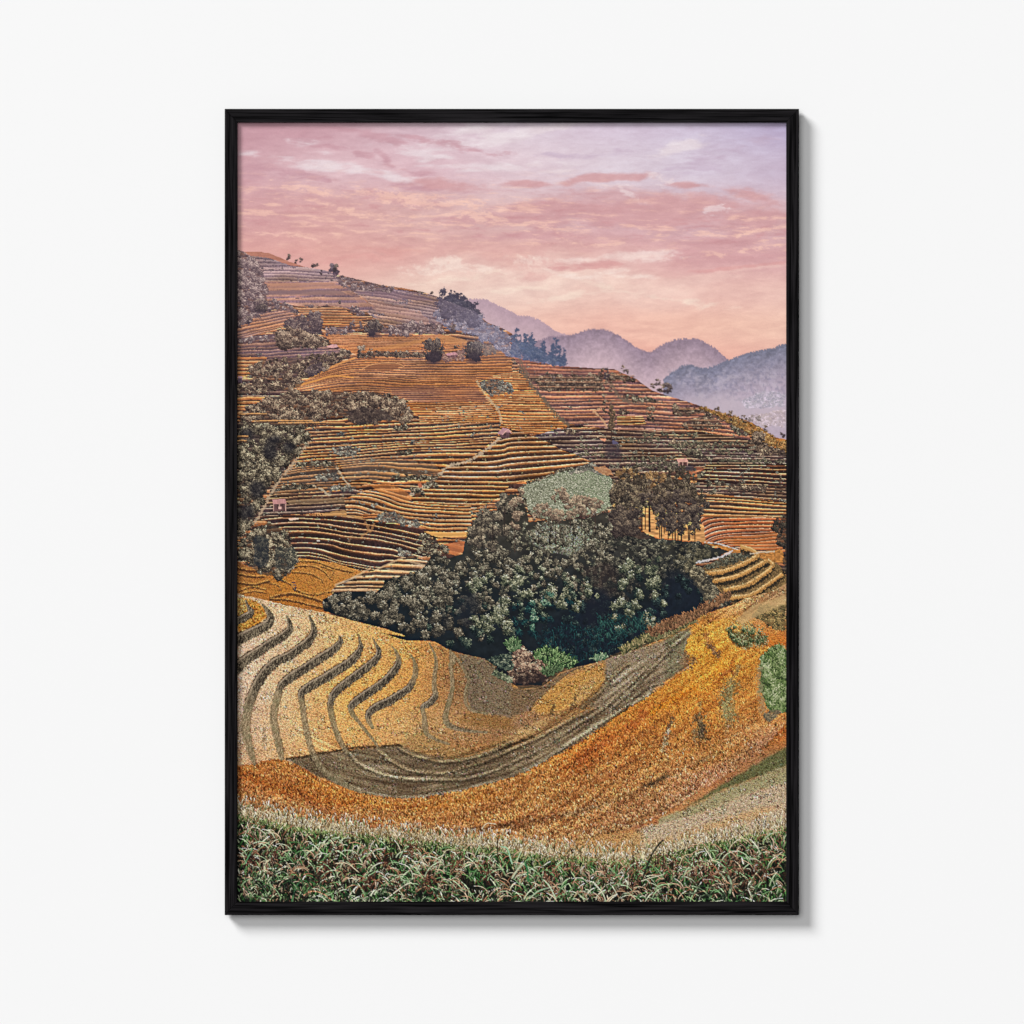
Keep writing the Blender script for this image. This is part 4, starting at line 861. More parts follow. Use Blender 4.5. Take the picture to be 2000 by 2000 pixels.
# olive hollow and ploughed bowl
zz('E', '1560,200 1740,235 1830,300 1932,400 1932,640 1760,610 1660,590 1610,480 1640,390', (128,110,88), .95, 3, 9, 242, 1)
zz('E', '1620,600 1932,640 1932,720 1700,700 1560,660', (150,110,64), .7, 4, 9, 243, 2)
zz('F', '-10,430 100,440 220,420 300,360 440,290 520,280 420,330 300,400 200,500 120,590 -10,630', (128,105,80), .95, 3, 9, 244, 1)
zz('F', '150,580 220,490 340,390 480,320 640,250 640,380 560,500 400,560 200,620', (202,148,82), .9, 4, 10, 245, 3)
zz('F', '440,440 600,330 560,480 500,560 400,590', (186,148,98), .7, 6, 12, 246, 6)
zz('F', '640,240 760,200 950,140 1100,80 1200,30 1250,60 1190,170 1180,300 1080,370 900,500 760,570 600,590 520,560 600,480 640,400', (150,132,108), .95, 4, 10, 247, 2)
zz('F', '1060,90 1240,0 1200,100 1180,220 1160,310 1040,380 1060,260', (116,108,82), .8, 5, 10, 248, 3)
zz('E', '385,925 560,890 780,862 1000,840 1160,826 1300,880 1500,920 1700,900 1932,830 1932,1060 1500,1150 1200,1190 1000,1165 800,1125 600,1040 450,960', (124,107,84), .95, 3, 9, 249, 1)
zz('F', '-10,860 200,760 420,650 600,570 760,570 640,690 400,840 200,950 -10,1050', (140,121,95), .95, 3, 9, 250, 1)
zz('E', '1160,830 1300,700 1500,830 1700,860 1932,740 1932,830 1700,905 1480,925 1300,885', (176,138,90), .8, 5, 10, 251, 2)
zz('F', '-10,740 200,650 380,590 520,560 400,650 200,750 -10,840', (176,138,92), .8, 5, 10, 252, 3)
# fine pale bunds through the bowl
for c, s, w, col in (('E', '780,850 900,960 1040,1020 1200,1055 1400,1060 1600,1055 1800,1000 1932,940', 4, (176,156,124)), ('E', '1020,860 1100,930 1250,1000 1400,1015 1550,990 1750,930 1932,850', 4, (178,156,120)),
                     ('E', '1160,850 1250,890 1400,930 1560,930 1750,880 1932,800', 4, (166,144,108)), ('E', '560,900 650,1000 760,1070 850,1120 1000,1165 1200,1188 1400,1165 1600,1130 1932,1040', 5, (166,150,122)),
                     ('F', '0,940 150,870 300,780 450,680 600,590 700,500 820,400 900,310', 4, (166,146,116)), ('F', '0,1030 160,960 330,850 480,750 640,650 800,550 900,500 960,440', 5, (160,144,116)), ('F', '0,850 200,760 400,650 560,570', 3.5, (178,154,116)), ('F', '700,560 860,400 960,300 1050,200 1150,100', 4, (160,142,114)), ('F', '480,560 600,460 700,340 800,260', 5, (150,128,96)),
                     ('F', '760,570 900,440 1000,400', 3, (152,136,110))):
    p = K(c, s); path(p + [0, 4.5], w * 1.6, rgb(74,62,46), .75, 1.0, .7); path(p, w * 1.1, rgb(*col), .95, .9, .6); path(p + [0, -7], w * .7, rgb(98,82,60), .5, 1.1, .7)
for s_ in ('130,585 200,505 290,420 400,335 540,275', '280,600 285,540 340,460 420,390', '420,570 430,520 480,440 560,370'):
    path(K('F', s_), 3, rgb(150,108,64), .7, .9); path(K('F', s_) + [2.5, -1], 2, rgb(226,176,112), .6, .9)
for c, s, w in (('E', '385,922 480,910 580,890 680,872 780,858', 5), ('E', '800,852 900,842 1000,838', 5), ('E', '1040,835 1100,828 1165,826', 5), ('F', '-60,850 60,800 140,770', 5)):
    path(K(c, s), w, rgb(62,48,32), .85, .9, .6)
for s, w in (('265,620 275,580 290,545', 6), ('410,570 425,530 440,490', 6)):
    path(K('F', s), w, rgb(96,76,48), .7, 1)
# foreground ripe rice
ORG2 = poly(J(K('E', '40,965 100,955 160,965 200,938 320,920 400,935 470,970 600,1050 700,1085 800,1130 1000,1172 1200,1194 1400,1172 1600,1135 1932,1050'), K('F', '0,1050 200,955 400,845 640,690 800,575 950,485 1080,395 1160,340 1235,262 1180,200 1200,110 1260,30 1400,-30 1520,-60 1600,-60 1700,60 1750,150 1932,150 1932,640 1880,680 1700,870 1500,1010 1300,1130 1080,1270 900,1370 700,1420 400,1490 200,1530 0,1510'), K('E', '1600,1460 1300,1440 1000,1410 800,1370 500,1330 250,1290 40,1235')), 2.5, 8, 253) * near
OC = lerpgrid([463, 640, 800, 960, 1120, 1280, 1400, 1536], [1190, 1290, 1380, 1460, 1530, 1590, 1660], [
    (197,128,59),(197,128,59),(197,128,59),(197,128,59),(208,147,73),(214,156,75),(216,154,73),(200,156,125),
    (197,128,59),(197,128,59),(197,128,59),(203,135,68),(214,152,75),(218,152,64),(214,141,57),(205,135,64),
    (187,117,59),(187,117,59),(187,117,59),(208,141,70),(214,141,62),(193,122,54),(193,124,59),(195,128,68),
    (187,114,57),(187,122,64),(187,122,64),(205,135,68),(191,112,52),(185,119,62),(187,126,70),(184,134,104),
    (183,114,62),(189,117,57),(191,122,62),(197,128,68),(189,124,68),(187,126,75),(183,126,93),(190,150,110),
    (197,141,97),(193,126,73),(189,124,68),(193,126,70),(191,126,73),(191,135,91),(190,150,110),(190,160,130),
    (190,140,100),(190,140,100),(187,130,103),(197,141,91),(197,141,91),(197,156,120),(190,150,114),(190,150,114)])
mix(ORG2, OC * (.86 + .28 * fbm(XX / 22, (YY + .45 * (XX - 1000)) / 9, 254))[..., None])
# rust-red and dull drifts through it
for c, s, w, col, op in (('F', '930,590 860,660 780,730 680,790 560,870 460,950 380,1000', 26, (168,84,36), .4), ('F', '900,610 850,670 790,700', 14, (140,70,36), .4), ('F', '540,900 480,950 430,980', 14, (150,78,34), .35), ('F', '1250,430 1100,520 960,600', 10, (216,126,36), .5),
                         ('F', '1060,1040 980,1080 900,1110', 9, (84,66,44), .75), ('F', '840,1150 760,1180 680,1210 560,1260', 9, (120,88,54), .6), ('F', '560,1250 440,1290 340,1310', 10, (150,126,92), .6), ('F', '340,1310 200,1340 80,1370 0,1390', 14, (110,70,42), .7), ('E', '1932,1380 1800,1390 1650,1405', 10, (96,62,36), .7), ('E', '1640,1405 1500,1415 1300,1420 1200,1412', 8, (110,72,40), .6),
                         ('F', '1040,1250 900,1320 760,1390 640,1420', 10, (112,74,40), .6), ('F', '1440,880 1330,920 1240,980', 8, (130,104,68), .6), ('F', '1640,760 1560,830 1400,920 1250,990', 12, (150,86,36), .4), ('E', '60,1180 200,1230 380,1260 560,1290', 14, (150,92,44), .5), ('E', '80,1010 200,1080 400,1150 620,1210 800,1240', 16, (164,84,28), .5),
                         ('E', '700,1310 900,1340 1100,1360', 12, (150,84,36), .5), ('E', '500,1090 700,1160 900,1220 1200,1250 1500,1230 1800,1160', 14, (200,116,42), .4), ('F', '1350,540 1300,640 1340,720', 40, (176,96,32), .3), ('F', '1100,540 1250,460 1420,330', 30, (206,122,40), .35), ('F', '1520,260 1480,330 1400,380 1420,400', 10, (150,86,36), .6)):
    path(K(c, s), w, rgb(*col), op, 1.0, .9)
# dry gaps
for s, w, col, op in (('1335,80 1345,130 1370,160 1400,200', 10, (160,110,66), .8), ('1360,140 1385,180 1420,215', 8, (112,82,58), .85), ('1180,200 1200,225 1240,245', 12, (120,92,66), .9), ('1170,260 1200,280', 16, (132,106,80), .85),
                      ('1510,420 1480,480 1470,540 1490,640', 22, (134,124,84), .9), ('1520,540 1500,650 1470,720', 8, (144,120,76), .7), ('1290,540 1285,620', 6, (150,126,84), .7), ('1285,660 1300,700 1295,760', 22, (112,94,66), .9), ('1300,700 1305,740', 10, (66,56,46), .7),
                      ('1100,640 1080,690 1065,740', 7, (100,76,56), .8), ('1075,730 1050,800 1030,870', 7, (168,150,116), .8), ('1560,290 1540,330 1510,370', 8, (150,126,84), .7), ('1440,340 1500,320 1530,350', 6, (140,80,40), .7)):
    path(K('F', s), w, rgb(*col), op, 1.2, .7)
# banks below it on the right
zz('F', '1140,1290 1300,1190 1500,1060 1700,940 1900,830 1900,960 1700,1040 1500,1110 1300,1210 1180,1270', (102,104,68), .9, 4, 9, 255, 2)
zz('F', '1000,1330 1180,1270 1400,1160 1700,1040 1900,960 1900,1080 1600,1170 1300,1300 1000,1390', (166,154,116), .95, 5, 10, 256, 2)
zz('F', '860,1400 1000,1370 1300,1290 1600,1170 1900,1070 1900,1360 1500,1450 1200,1540 900,1570 760,1500 840,1440', (196,172,142), .95, 5, 10, 257, 3)
zz('F', '860,1500 1100,1460 1400,1340 1700,1260 1880,1230 1700,1330 1300,1440 1000,1520', (206,158,104), .6, 6, 10, 258, 4)
zz('F', '400,1480 700,1420 900,1400 900,1560 600,1600 400,1580', (196,150,96), .8, 6, 10, 259, 4)
zz('E', '40,1235 250,1290 500,1330 700,1362 900,1400 1100,1430 1400,1445 1932,1490 1932,1580 1400,1540 1000,1450 700,1420 300,1370 40,1320', (190,168,136), .9, 4, 9, 260, 2)
zz('F', '-10,1500 400,1500 500,1580 -10,1570', (190,150,104), .7, 4, 9, 261, 2)

# crop rows that follow the sweep of the bowl
te = J(K('E', '40,965 160,965 320,920 470,970 600,1050 800,1130 1000,1172 1200,1194 1400,1172 1600,1135 1932,1050'), K('F', '200,955 400,845 640,690 800,575 950,485 1080,395 1160,340 1932,-200'))
dd = YY - np.interp(XX[0], *sm(te, 5).T)[None] + 5 * (fbm(XX / 60, YY / 30, 320) - .5)
rows = .6 * fbm(XX / 130, dd / 4.5, 321, 3, .6) + .4 * fbm(XX / 60, dd / 13, 322, 2) - .5
rw = near * (ORG2 + 1.7 * (1 - ORG2) * ss(-95, -80, dd) * ss(2, -4, dd) * ss(560, 640, XX))
C *= 1 + (rows * .75 * rw)[..., None] * np.array([.85, 1, 1.1], F4)
# texture the ripe rice
grass(near * (1 - ORG2) * (YY < 1660), .5, (1.4, 2.4), .25, .9, .06, dark=.5)
grass(near * (1 - ORG2) * ss(.5, .7, fbm(XX / 14, YY / 10, 262)), .22, (1.6, 3.4), .4, .7, .09)
grass(ORG2, .5, (2, 4), .34, .5, .05, dark=.5, fat=.3)
grass(ORG2 * (ss(1340, 1600, YY) > rng.random((H, W))), .2, (3, 6), .4, .36, .05, dark=.52, fat=.3)

# grassy risers of the terraces on the left: x, y, width, shade along each
RIS = (
    '290,-40,5,.7 230,20,11,1 150,62,12,1 40,112,12,1', '385,-60,3,.5 405,-10,8,.7 400,40,12,.9 350,85,14,1 280,125,15,1 200,180,15,1 120,230,16,1 40,300,20,1',
    '540,-60,3,.4 565,0,7,.6 572,55,11,.8 535,115,14,1 470,165,14,1 400,215,14,1 320,250,15,1 250,310,16,.9 190,395,16,.8 150,480,16,.55 125,560,16,.35 110,640,16,.2 105,720,16,.1 120,800,15,.1 145,890,12,.1 165,960,5,.1',
    '745,80,3,.6 757,112,8,.8 730,150,12,1 680,190,14,1 600,240,15,1 520,295,15,1 430,350,15,1 365,400,13,1 345,425,12,.6 318,510,14,.2 297,600,14,.05 300,680,14,.05 318,760,14,.05 335,840,13,.1 350,915,10,.1',
    '880,70,2,.2 889,120,5,.5 893,160,9,.8 860,215,13,1 810,262,14,1 730,315,15,1 640,370,15,1 550,420,15,1 495,462,13,1 485,500,11,.5 495,560,11,.1 505,640,11,0 520,720,11,0 538,800,11,0 560,870,11,.1 590,930,11,.1 640,1000,11,0 720,1065,11,0 800,1110,8,0 900,1150,5,0',
    '975,90,2,.2 1000,140,5,.4 1018,185,9,.8 1000,235,12,1 950,280,13,1 880,335,14,1 790,405,14,1 720,465,13,1 690,525,11,.7 688,590,11,.2 705,670,11,0 735,760,10,0 775,840,9,0 800,880,7,0',
    '1110,150,2,.1 1138,190,5,.2 1153,235,9,.4 1145,280,11,.8 1110,335,13,1 1050,395,13,1 980,445,14,1 900,500,14,1 838,548,12,1 826,575,10,.5 838,615,9,.1 870,655,7,0 925,725,6,0 985,800,5,0 1020,850,5,0',
    '1240,210,3,0 1262,255,6,.05 1272,315,10,.15 1258,375,11,.3 1225,435,12,.8 1160,480,13,1 1090,525,14,1 1010,560,13,1 955,600,11,1 945,640,10,.5 955,670,9,.2 975,708,6,.1',
    '1365,130,3,0 1400,200,5,0 1412,270,7,0 1403,340,8,.05 1398,420,9,.1 1405,485,10,.6 1370,535,11,1 1325,560,9,1 1318,580,8,.4 1330,630,9,.1 1335,690,11,.1 1348,745,9,.1 1400,785,6,0 1500,820,4,0',
    '1510,180,5,.2 1525,240,12,.2 1513,300,8,.1 1525,400,8,0 1515,480,9,.1 1490,570,10,.1 1475,640,11,.2 1500,690,10,.4 1600,725,6,.4 1760,740,4,.2', '1530,200,4,0 1590,290,5,0 1635,380,6,.1 1615,450,6,.1 1615,540,6,0 1660,590,5,0 1760,610,4,0', '1690,310,3,0 1720,370,4,0 1740,420,3,0')


def riser(c, t):
    a = np.array([[float(v) for v in q.split(',')] for q in t.split()])
    p = np.c_[K(c, t)[:, :2], a[:, 2:3] * (1.16 + .2 * a[:, 3:]), a[:, 3:]]
    sl, b, o, d = ribbon(p, None, 6, True)
    x = XX[sl]; y = YY[sl]
    m = (1 - ss(.8, 1.1, b + .4 * (vn(x / 2, y / 2, 270) - .5)))[..., None]
    n = vn(x / 1.2 + y * .25, y / 5.0, 271) * .5 + .5 * rng.random(x.shape).astype(F4)
    dark = ramp(np.clip((n - .22) * 1.7, 0, 1).ravel(), [(30,24,22),(62,54,46),(98,86,72),(150,136,114)]).reshape(n.shape + (3,))
    pale = ramp(np.clip((n - .22) * 1.5, 0, 1).ravel(), [(84,72,52),(120,106,82),(152,136,108),(186,168,136)]).reshape(n.shape + (3,))
    grn = (fbm(x / 9, y / 9, 274, 2) > .6)[..., None] * .25
    pale = pale + (rgb(96,108,78) - pale) * grn
    lip = np.exp(-((o - .62) / .2) ** 2)[..., None] * .7
    dark = dark + (rgb(184,162,138) - dark) * lip
    dark = dark + (rgb(60,40,26) - dark) * (ss(.76, .95, o)[..., None] * .9)
    pale = pale + (rgb(96,70,40) - pale) * (ss(-.7, -.95, o)[..., None] * .75)
    w = ss(.1, .8, d)[..., None]
    C[sl] += (pale + (dark - pale) * w - C[sl]) * m * (.8 + .2 * w)


for t in RIS:
    riser('E', t)
# top-left paddies
zz('C', '50,1640 110,1650 180,1670 235,1720 245,1770 200,1820 60,1880 50,1880', (190,124,46), .85, 2, 6, 280, 1)
zz('C', '50,1640 100,1650 120,1720 50,1770', (196,150,90), .8, 2, 6, 281, 1)
grass(poly(K('C', '50,1640 180,1670 245,1760 60,1880'), 1, 6, 282), .6, (2, 4), .45, .6)
for t in ('105,1660,3,.5 120,1700,5,.7 140,1745,11,.9 100,1775,13,1 40,1805,13,1', '220,1690,4,.3 265,1750,9,.6 272,1800,13,.8 230,1840,16,1 140,1885,17,1 40,1935,18,1'):
    riser('C', t)

# shrubs at the rim of the bowl
q = K('F', '1490,40 1510,80 1530,20 1550,110 1570,140 1580,70 1600,130 1620,60 1650,50 1680,90 1700,60 1720,110 1740,90 1690,120 1640,110 1520,110 1590,40')
mix(poly(K('F', '1480,70 1540,150 1610,170 1660,130 1740,140 1740,80 1600,60 1500,40'), 4, 8, 290, 2) * .7, rgb(56,52,34))
clumps(q[:, 0], q[:, 1], 4 + 4 * rng.random(len(q)), [(26,36,26),(56,74,48),(104,118,82),(166,172,132)], 1.2, 1.0, 1.5, rim=1.0)
x, y = pick(poly(K('F', '1470,20 1560,-20 1740,20 1760,150 1560,180'), 4, 8, 291), 260)
strokes(x, y + 2, 3 + 5 * rng.random(260), np.pi / 2 + .5 * rng.normal(size=260), ramp(rng.random(260), [(50,64,40),(110,120,80),(190,184,140)]), curve=rng.normal(size=260))
bush(poly(K('D', '1690,1700 1880,1680 1880,1870 1780,1860 1700,1790 1640,1770'), 3, 7, 291), [(50,50,38),(92,86,60),(150,128,86),(190,160,110)], (2, 4), seed=291, speck=.8)
mix(poly(K('D', '1540,1790 1640,1700 1760,1660 1880,1620 1880,1690 1740,1740 1640,1790 1580,1830'), 3, 8, 292, 1) * .7, rgb(190,160,116))
bank = poly(K('F', '1710,220 1760,160 1840,140 1890,200 1890,580 1800,600 1740,560 1705,440'), 6, 12, 293, 1)
mix(bank, rgb(76,88,54) * (.6 + .8 * fbm(XX / 7, YY / 9, 293))[..., None])
x, y = pick(bank, 2600)
strokes(x, y + 3, 3 + 6 * rng.random(2600), np.pi / 2 + .5 * rng.normal(size=2600), ramp(np.clip(.75 * rng.random(2600) + .9 * (fbm(x / 10, y / 12, 294, 3) - .35), 0, 1), [(44,54,36),(82,104,60),(128,146,94),(192,198,156)]), curve=rng.normal(size=2600), wide=rng.random(2600) < .5)
path(K('F', '1700,300 1700,430 1720,560 1760,640 1800,620'), 10, rgb(150,134,106), .6, 1.5, .7)
bush(poly(K('F', '1730,620 1790,580 1860,590 1800,650 1750,670'), 2.5, 7, 294), [(80,74,60),(120,108,86),(170,150,120)], (2, 4), seed=294, speck=.8)
# dry shrub and reeds in the bowl
bush(poly(J(K('E', '1930,180'), K('F', '50,130 110,180 200,240 250,320 240,390 100,410 0,400'), K('E', '1900,380 1900,260')), 3, 7, 295), [(40,31,31),(84,66,58),(146,118,98),(214,186,156)], (2, 4.5), seed=295, dens=1.2, speck=.8)
crowns(K('F', '60,200,40 100,230,50 30,260,50 140,280,40 180,320,36 90,300,50'), [(50,38,38),(104,82,72),(170,138,116),(220,190,160)])
mix(poly(K('F', '20,340 200,340 230,400 100,415 20,400'), 3, 6, 296, 3) * .6, rgb(44,34,34))
for s, n, pal in (('130,200 240,150 330,180 440,250 430,290 300,300 250,310 200,240', 520, [(20,32,30),(38,62,44),(78,108,66),(158,182,130)]), ('-40,120 30,100 60,150 0,190', 250, [(30,44,34),(70,100,66),(140,160,120)]), ('200,320 300,290 330,300 260,360', 200, [(34,40,34),(64,84,56),(120,140,100)]),
                  ('560,230 620,210 650,230 600,250', 160, [(40,60,54),(90,120,90),(170,180,150)]), ('740,170 860,110 1000,40 1100,10 1240,-60 1260,-20 1100,60 900,130 760,200', 1500, [(40,46,34),(84,88,60),(130,124,84),(176,156,116)]), ('940,30 1100,-40 1250,-90 1500,-230 1520,-200 1300,-60 1100,30 960,80', 900, [(72,52,38),(120,88,64),(170,126,92)]), ('600,-60 1000,-90 900,40 640,120 560,60', 300, [(24,38,44),(34,64,66),(60,96,88)])):
    x, y = pick(poly(K('F', s), 4, 8, 297), n)
    strokes(x, y + 3, 4 + 8 * rng.random(n), np.pi / 2 + .45 * rng.normal(size=n), ramp(rng.random(n), pal), curve=.9 * rng.normal(size=n), wide=rng.random(n) < .4)
bush(poly(K('E', '1780,340 1830,300 1870,330 1932,370 1932,410 1860,380'), 2.5, 7, 298), [(50,56,44),(100,108,84),(170,170,140)], (2, 4), seed=298, speck=.8)
x, y = pick(poly(K('E', '1770,230 1932,190 1932,330 1830,290'), 4, 8, 299), 250)
clumps(x, y, 2 + 2 * rng.random(250), PF2, 1)

# ---------------------------------------------------------------- foreground grass
gt = J(K('E', '40,1290 200,1320 400,1370 700,1410 1000,1440 1300,1480 1600,1510 1932,1530'), K('F', '0,1540 200,1570 400,1590 700,1610 900,1590 1100,1550 1300,1500 1500,1470 1700,1420 1932,1380'))
gm = poly(J(gt, K('F', '1932,2000'), K('E', '0,2000')), 4, 10, 300)
gty = np.interp(XX[0], *sm(gt, 6).T)[None]
dep = (YY - gty)
g1 = rgb(120,116,80) + (rgb(26,32,24) - rgb(120,116,80)) * ss(0, 40, dep)[..., None]
mix(gm * ss(-4, 26, dep + 14 * (vn(XX / 18, YY / 30, 306) - .5)), g1 * (.6 + .8 * fbm(XX / 10, YY / 7, 301))[..., None])
wob = 26 * (fbm(XX / 40, YY / 40, 302) - .5)


def blades(n, dmin, dmax, ln, pal, lean=.5, cv=1.0, wide=.3, mask=None):
    x = X0 + rng.random(n) * W
    y = np.interp(x, *sm(gt, 6).T) + dmin + (dmax - dmin) * rng.random(n)
    if mask is not None:
        k = mask(x, y); x, y = x[k], y[k]
    n = len(x)
    L = ln[0] + (ln[1] - ln[0]) * rng.random(n) ** 1.5
    col = ramp(rng.random(n), pal) * (.8 + .4 * rng.random((n, 1))).astype(F4)
    strokes(x, y + L * .6, L, np.pi / 2 + lean * rng.normal(size=n), np.clip(col, 0, 1), curve=cv * rng.normal(size=n), wide=rng.random(n) < wide)


ed = lambda x, y: rng.random(len(x)) < .25 + .75 * vn(x / 22, y * 0, 305)
blades(2600, -34, 4, (5, 12), [(120,92,60),(176,146,106),(214,192,158),(226,212,188)], .3, .5, .3, ed)
blades(1500, -22, 10, (8, 18), [(70,74,44),(120,122,80),(176,172,128),(216,206,170)], .3, .6, .5, ed)
blades(6000, -12, 16, (5, 12), [(96,76,48),(146,124,88),(192,172,136),(220,206,178)], .3, .5, .2)
blades(1100, 2, 34, (18, 46), [(60,52,36),(110,100,66),(166,156,118),(206,190,156)], .22, .7, .6)
blades(4200, 2, 34, (6, 14), [(38,54,28),(70,92,48),(110,128,78),(160,168,120)], .35, .7, .3)
gp = lambda x, y: fbm(x / 55, y / 34, 310) > .42
bp = lambda x, y: fbm(x / 45, y / 30, 311) > .47
for d0, d1, k in ((14, 60, 1.0), (44, 100, 1.0), (80, 150, 1.0), (120, 175, .8)):
    blades(int(3000 * k), d0, d1, (8, 24), [(14,18,16),(24,30,24),(40,46,34),(60,56,44)], .28, .5, .9)
    blades(int(1000 * k), d0, d1, (9, 28), [(22,46,26),(38,70,38),(76,112,64),(156,176,130)], .34, .8, .9, gp)
    blades(int(900 * k), d0, d1, (6, 20), [(50,36,30),(92,70,54),(136,112,90),(192,170,146)], .34, 1.0, .7, bp)
    blades(int(330 * k), d0, d1, (5, 17), [(100,98,78),(156,156,130),(212,212,188)], .5, 1.2, .5)
# longer leaves and seed heads
n = 520
x = X0 + rng.random(n) * W; y = np.interp(x, *sm(gt, 6).T) + 24 + 128 * rng.random(n)
sgn = np.where(rng.random(n) < .5, 1, -1)
strokes(x, y, 18 + 26 * rng.random(n), np.pi / 2 - sgn * (.1 + .5 * rng.random(n)), ramp(rng.random(n), [(44,80,46),(92,130,84),(166,188,146),(212,212,182)]), curve=-sgn * (.3 + 1.3 * rng.random(n)), wide=rng.random(n) < .75)
n = 300
x = X0 + rng.random(n) * W; y = np.interp(x, *sm(gt, 6).T) + 10 + 120 * rng.random(n)
sgn = np.where(rng.random(n) < .5, 1, -1)
strokes(x, y, 14 + 20 * rng.random(n), np.pi / 2 - sgn * (.1 + .5 * rng.random(n)), ramp(rng.random(n), [(120,84,60),(186,150,120),(224,200,168)]), curve=-sgn * (.4 + 1.6 * rng.random(n)), wide=rng.random(n) < .2)
# dark clumps of seed heads
for q in K('E', '1060,1640 830,1650 720,1560 1150,1820 620,1700 1350,1760 1560,1640 300,1640 1750,1700 950,1760 130,1620 1250,1560'):
    k = 60
    x = q[0] + 9 * rng.normal(size=k); y = q[1] + 14 * rng.normal(size=k)
    strokes(x, y, 5 + 7 * rng.random(k), np.pi / 2 + .7 * rng.normal(size=k), ramp(rng.random(k), [(40,28,26),(84,58,48),(150,108,84)]), curve=1.5 * rng.normal(size=k), wide=rng.random(k) < .4)
for q in K('F', '1030,1640 1110,1650 1260,1700 640,1720 400,1640 1360,1740 1500,1680 250,1760 1700,1660 860,1700 1600,1760'):
    k = 50
    x = q[0] + 8 * rng.normal(size=k); y = q[1] + 14 * rng.normal(size=k)
    strokes(x, y, 5 + 8 * rng.random(k), np.pi / 2 + .6 * rng.normal(size=k), ramp(rng.random(k), [(44,32,28),(92,66,54),(160,122,98)]), curve=1.3 * rng.normal(size=k), wide=rng.random(k) < .4)
# tall stalks standing clear of the rest
for c, s, w, col in (('F', '890,1760 920,1680 970,1560 1035,1480', 4.5, (44,48,40)), ('F', '1035,1720 1040,1570', 2.6, (60,50,44)), ('F', '600,1620 560,1510', 2, (80,58,46)), ('F', '1380,1620 1340,1560 1320,1530', 2, (216,204,176)), ('F', '1150,1650 1180,1590 1240,1575', 2.4, (176,160,124)),
                     ('F', '110,1760 105,1680 90,1640', 5, (60,112,74)), ('F', '0,1740 40,1680 80,1640', 5, (170,178,150)), ('F', '1495,1840 1505,1780 1485,1725', 6, (150,164,134)), ('F', '300,1880 260,1800 220,1755', 3, (176,190,160)), ('F', '120,1880 180,1830 240,1810', 4, (150,170,140)), ('F', '890,1760 950,1740 1040,1715', 3, (176,176,150)), ('F', '1640,1860 1620,1800 1640,1760', 3, (200,200,176)), ('F', '295,1560 290,1460', 2, (70,54,44)), ('F', '830,1600 828,1490', 2, (60,54,42)), ('F', '790,1600 765,1540', 2, (80,62,48)),
                     ('E', '490,1400 488,1300', 2.2, (60,48,36)), ('E', '840,1480 830,1400', 2.2, (60,50,40)), ('E', '1835,1640 1832,1470', 2.6, (50,44,36)), ('E', '1932,1640 1900,1540 1860,1525', 4, (150,184,150)), ('E', '180,1420 160,1340 180,1310', 2.4, (70,80,52)), ('E', '720,1640 800,1640 880,1700', 2.4, (196,180,150)), ('E', '500,1860 560,1830 640,1850 690,1890', 2.6, (206,150,116)), ('E', '230,1700 240,1640 270,1610', 3.6, (190,180,150)), ('E', '1060,1890 1180,1800 1240,1770', 3, (200,196,170)), ('E', '1400,1530 1380,1560 1330,1600', 2, (120,150,100)),
                     ('E', '1420,1700 1470,1560 1540,1545', 2.2, (180,176,140)), ('E', '1820,1370 1760,1365 1725,1400', 2.2, (206,190,160)), ('E', '280,1310 250,1280 215,1290', 2, (196,176,140)), ('E', '420,1900 450,1800 480,1760', 4, (70,110,76)), ('E', '100,1640 130,1580 150,1540', 4, (96,140,100))):
    path(K(c, s), w * .72, rgb(*col), .9, .3, .4)
blades(900, 100, 170, (8, 20), [(20,30,22),(44,76,46),(94,126,86),(176,188,152)], .8, 1.6, .4)
# deep gaps near the lower edge
mix(gm * ss(40, 110, dep) * ss(.54, .72, fbm(XX / 9, YY / 7, 315, 3)) * .55, rgb(14,18,18))

# crispness of the printed photograph
land = np.clip(hill + near, 0, 1)[..., None]
hazy = (1 - .55 * ss(760, 560, YY))[..., None]
C[:] = np.clip(C + (C - blur(C, 1, 2)) * (.35 * land) + (C - blur(C, 3, 2)) * (.22 * land) + (C - blur(C, 7, 2)) * (.22 * np.clip(hill - .6 * near, 0, 1)[..., None] * hazy), 0, 1)
C[:] = C + (C * C * (3 - 2 * C) - C) * ((.06 * hill + .30 * near * (1 - .2 * hill))[..., None] * hazy)
C[:] = np.clip(C, .02, .98) * (1 + .03 * (rng.random((H, W)).astype(F4) - .5))[..., None]

AMB, KEY, FILL, INK = .085, 302000.0, 111000.0, .915

# ================================================================ the scene
import bpy, bmesh, math

S = 0.00065                                  # metres per unit: the frame is about 0.73 x 1.02 m
MID = 1000.0
scn = bpy.context.scene
col = scn.collection


def wx(u):
    return (u - MID) * S


def wz(v):
    return (MID - v) * S


def link(name, me, parent=None):
    o = bpy.data.objects.new(name, me)
    col.objects.link(o)
    if parent:
        o.parent = parent
    return o


def mat(name, rough, spec):
    m = bpy.data.materials.new(name)
    m.use_nodes = True
    b = m.node_tree.nodes['Principled BSDF']
    b.inputs['Roughness'].default_value = rough
    b.inputs['Specular IOR Level'].default_value = spec
    return m, m.node_tree, b


# --- wall paint: even off-white with a very fine roller texture
wall_mat, nt, b = mat('wall_paint', .9, .1)
b.inputs['Base Color'].default_value = (.86, .86, .86, 1)
tc = nt.nodes.new('ShaderNodeTexCoord')
nz = nt.nodes.new('ShaderNodeTexNoise'); nz.inputs['Scale'].default_value = 420; nz.inputs['Detail'].default_value = 3
mr = nt.nodes.new('ShaderNodeMapRange'); mr.inputs['To Min'].default_value = .84; mr.inputs['To Max'].default_value = .96
nt.links.new(tc.outputs['Object'], nz.inputs['Vector']); nt.links.new(nz.outputs['Fac'], mr.inputs['Value']); nt.links.new(mr.outputs['Result'], b.inputs['Roughness'])

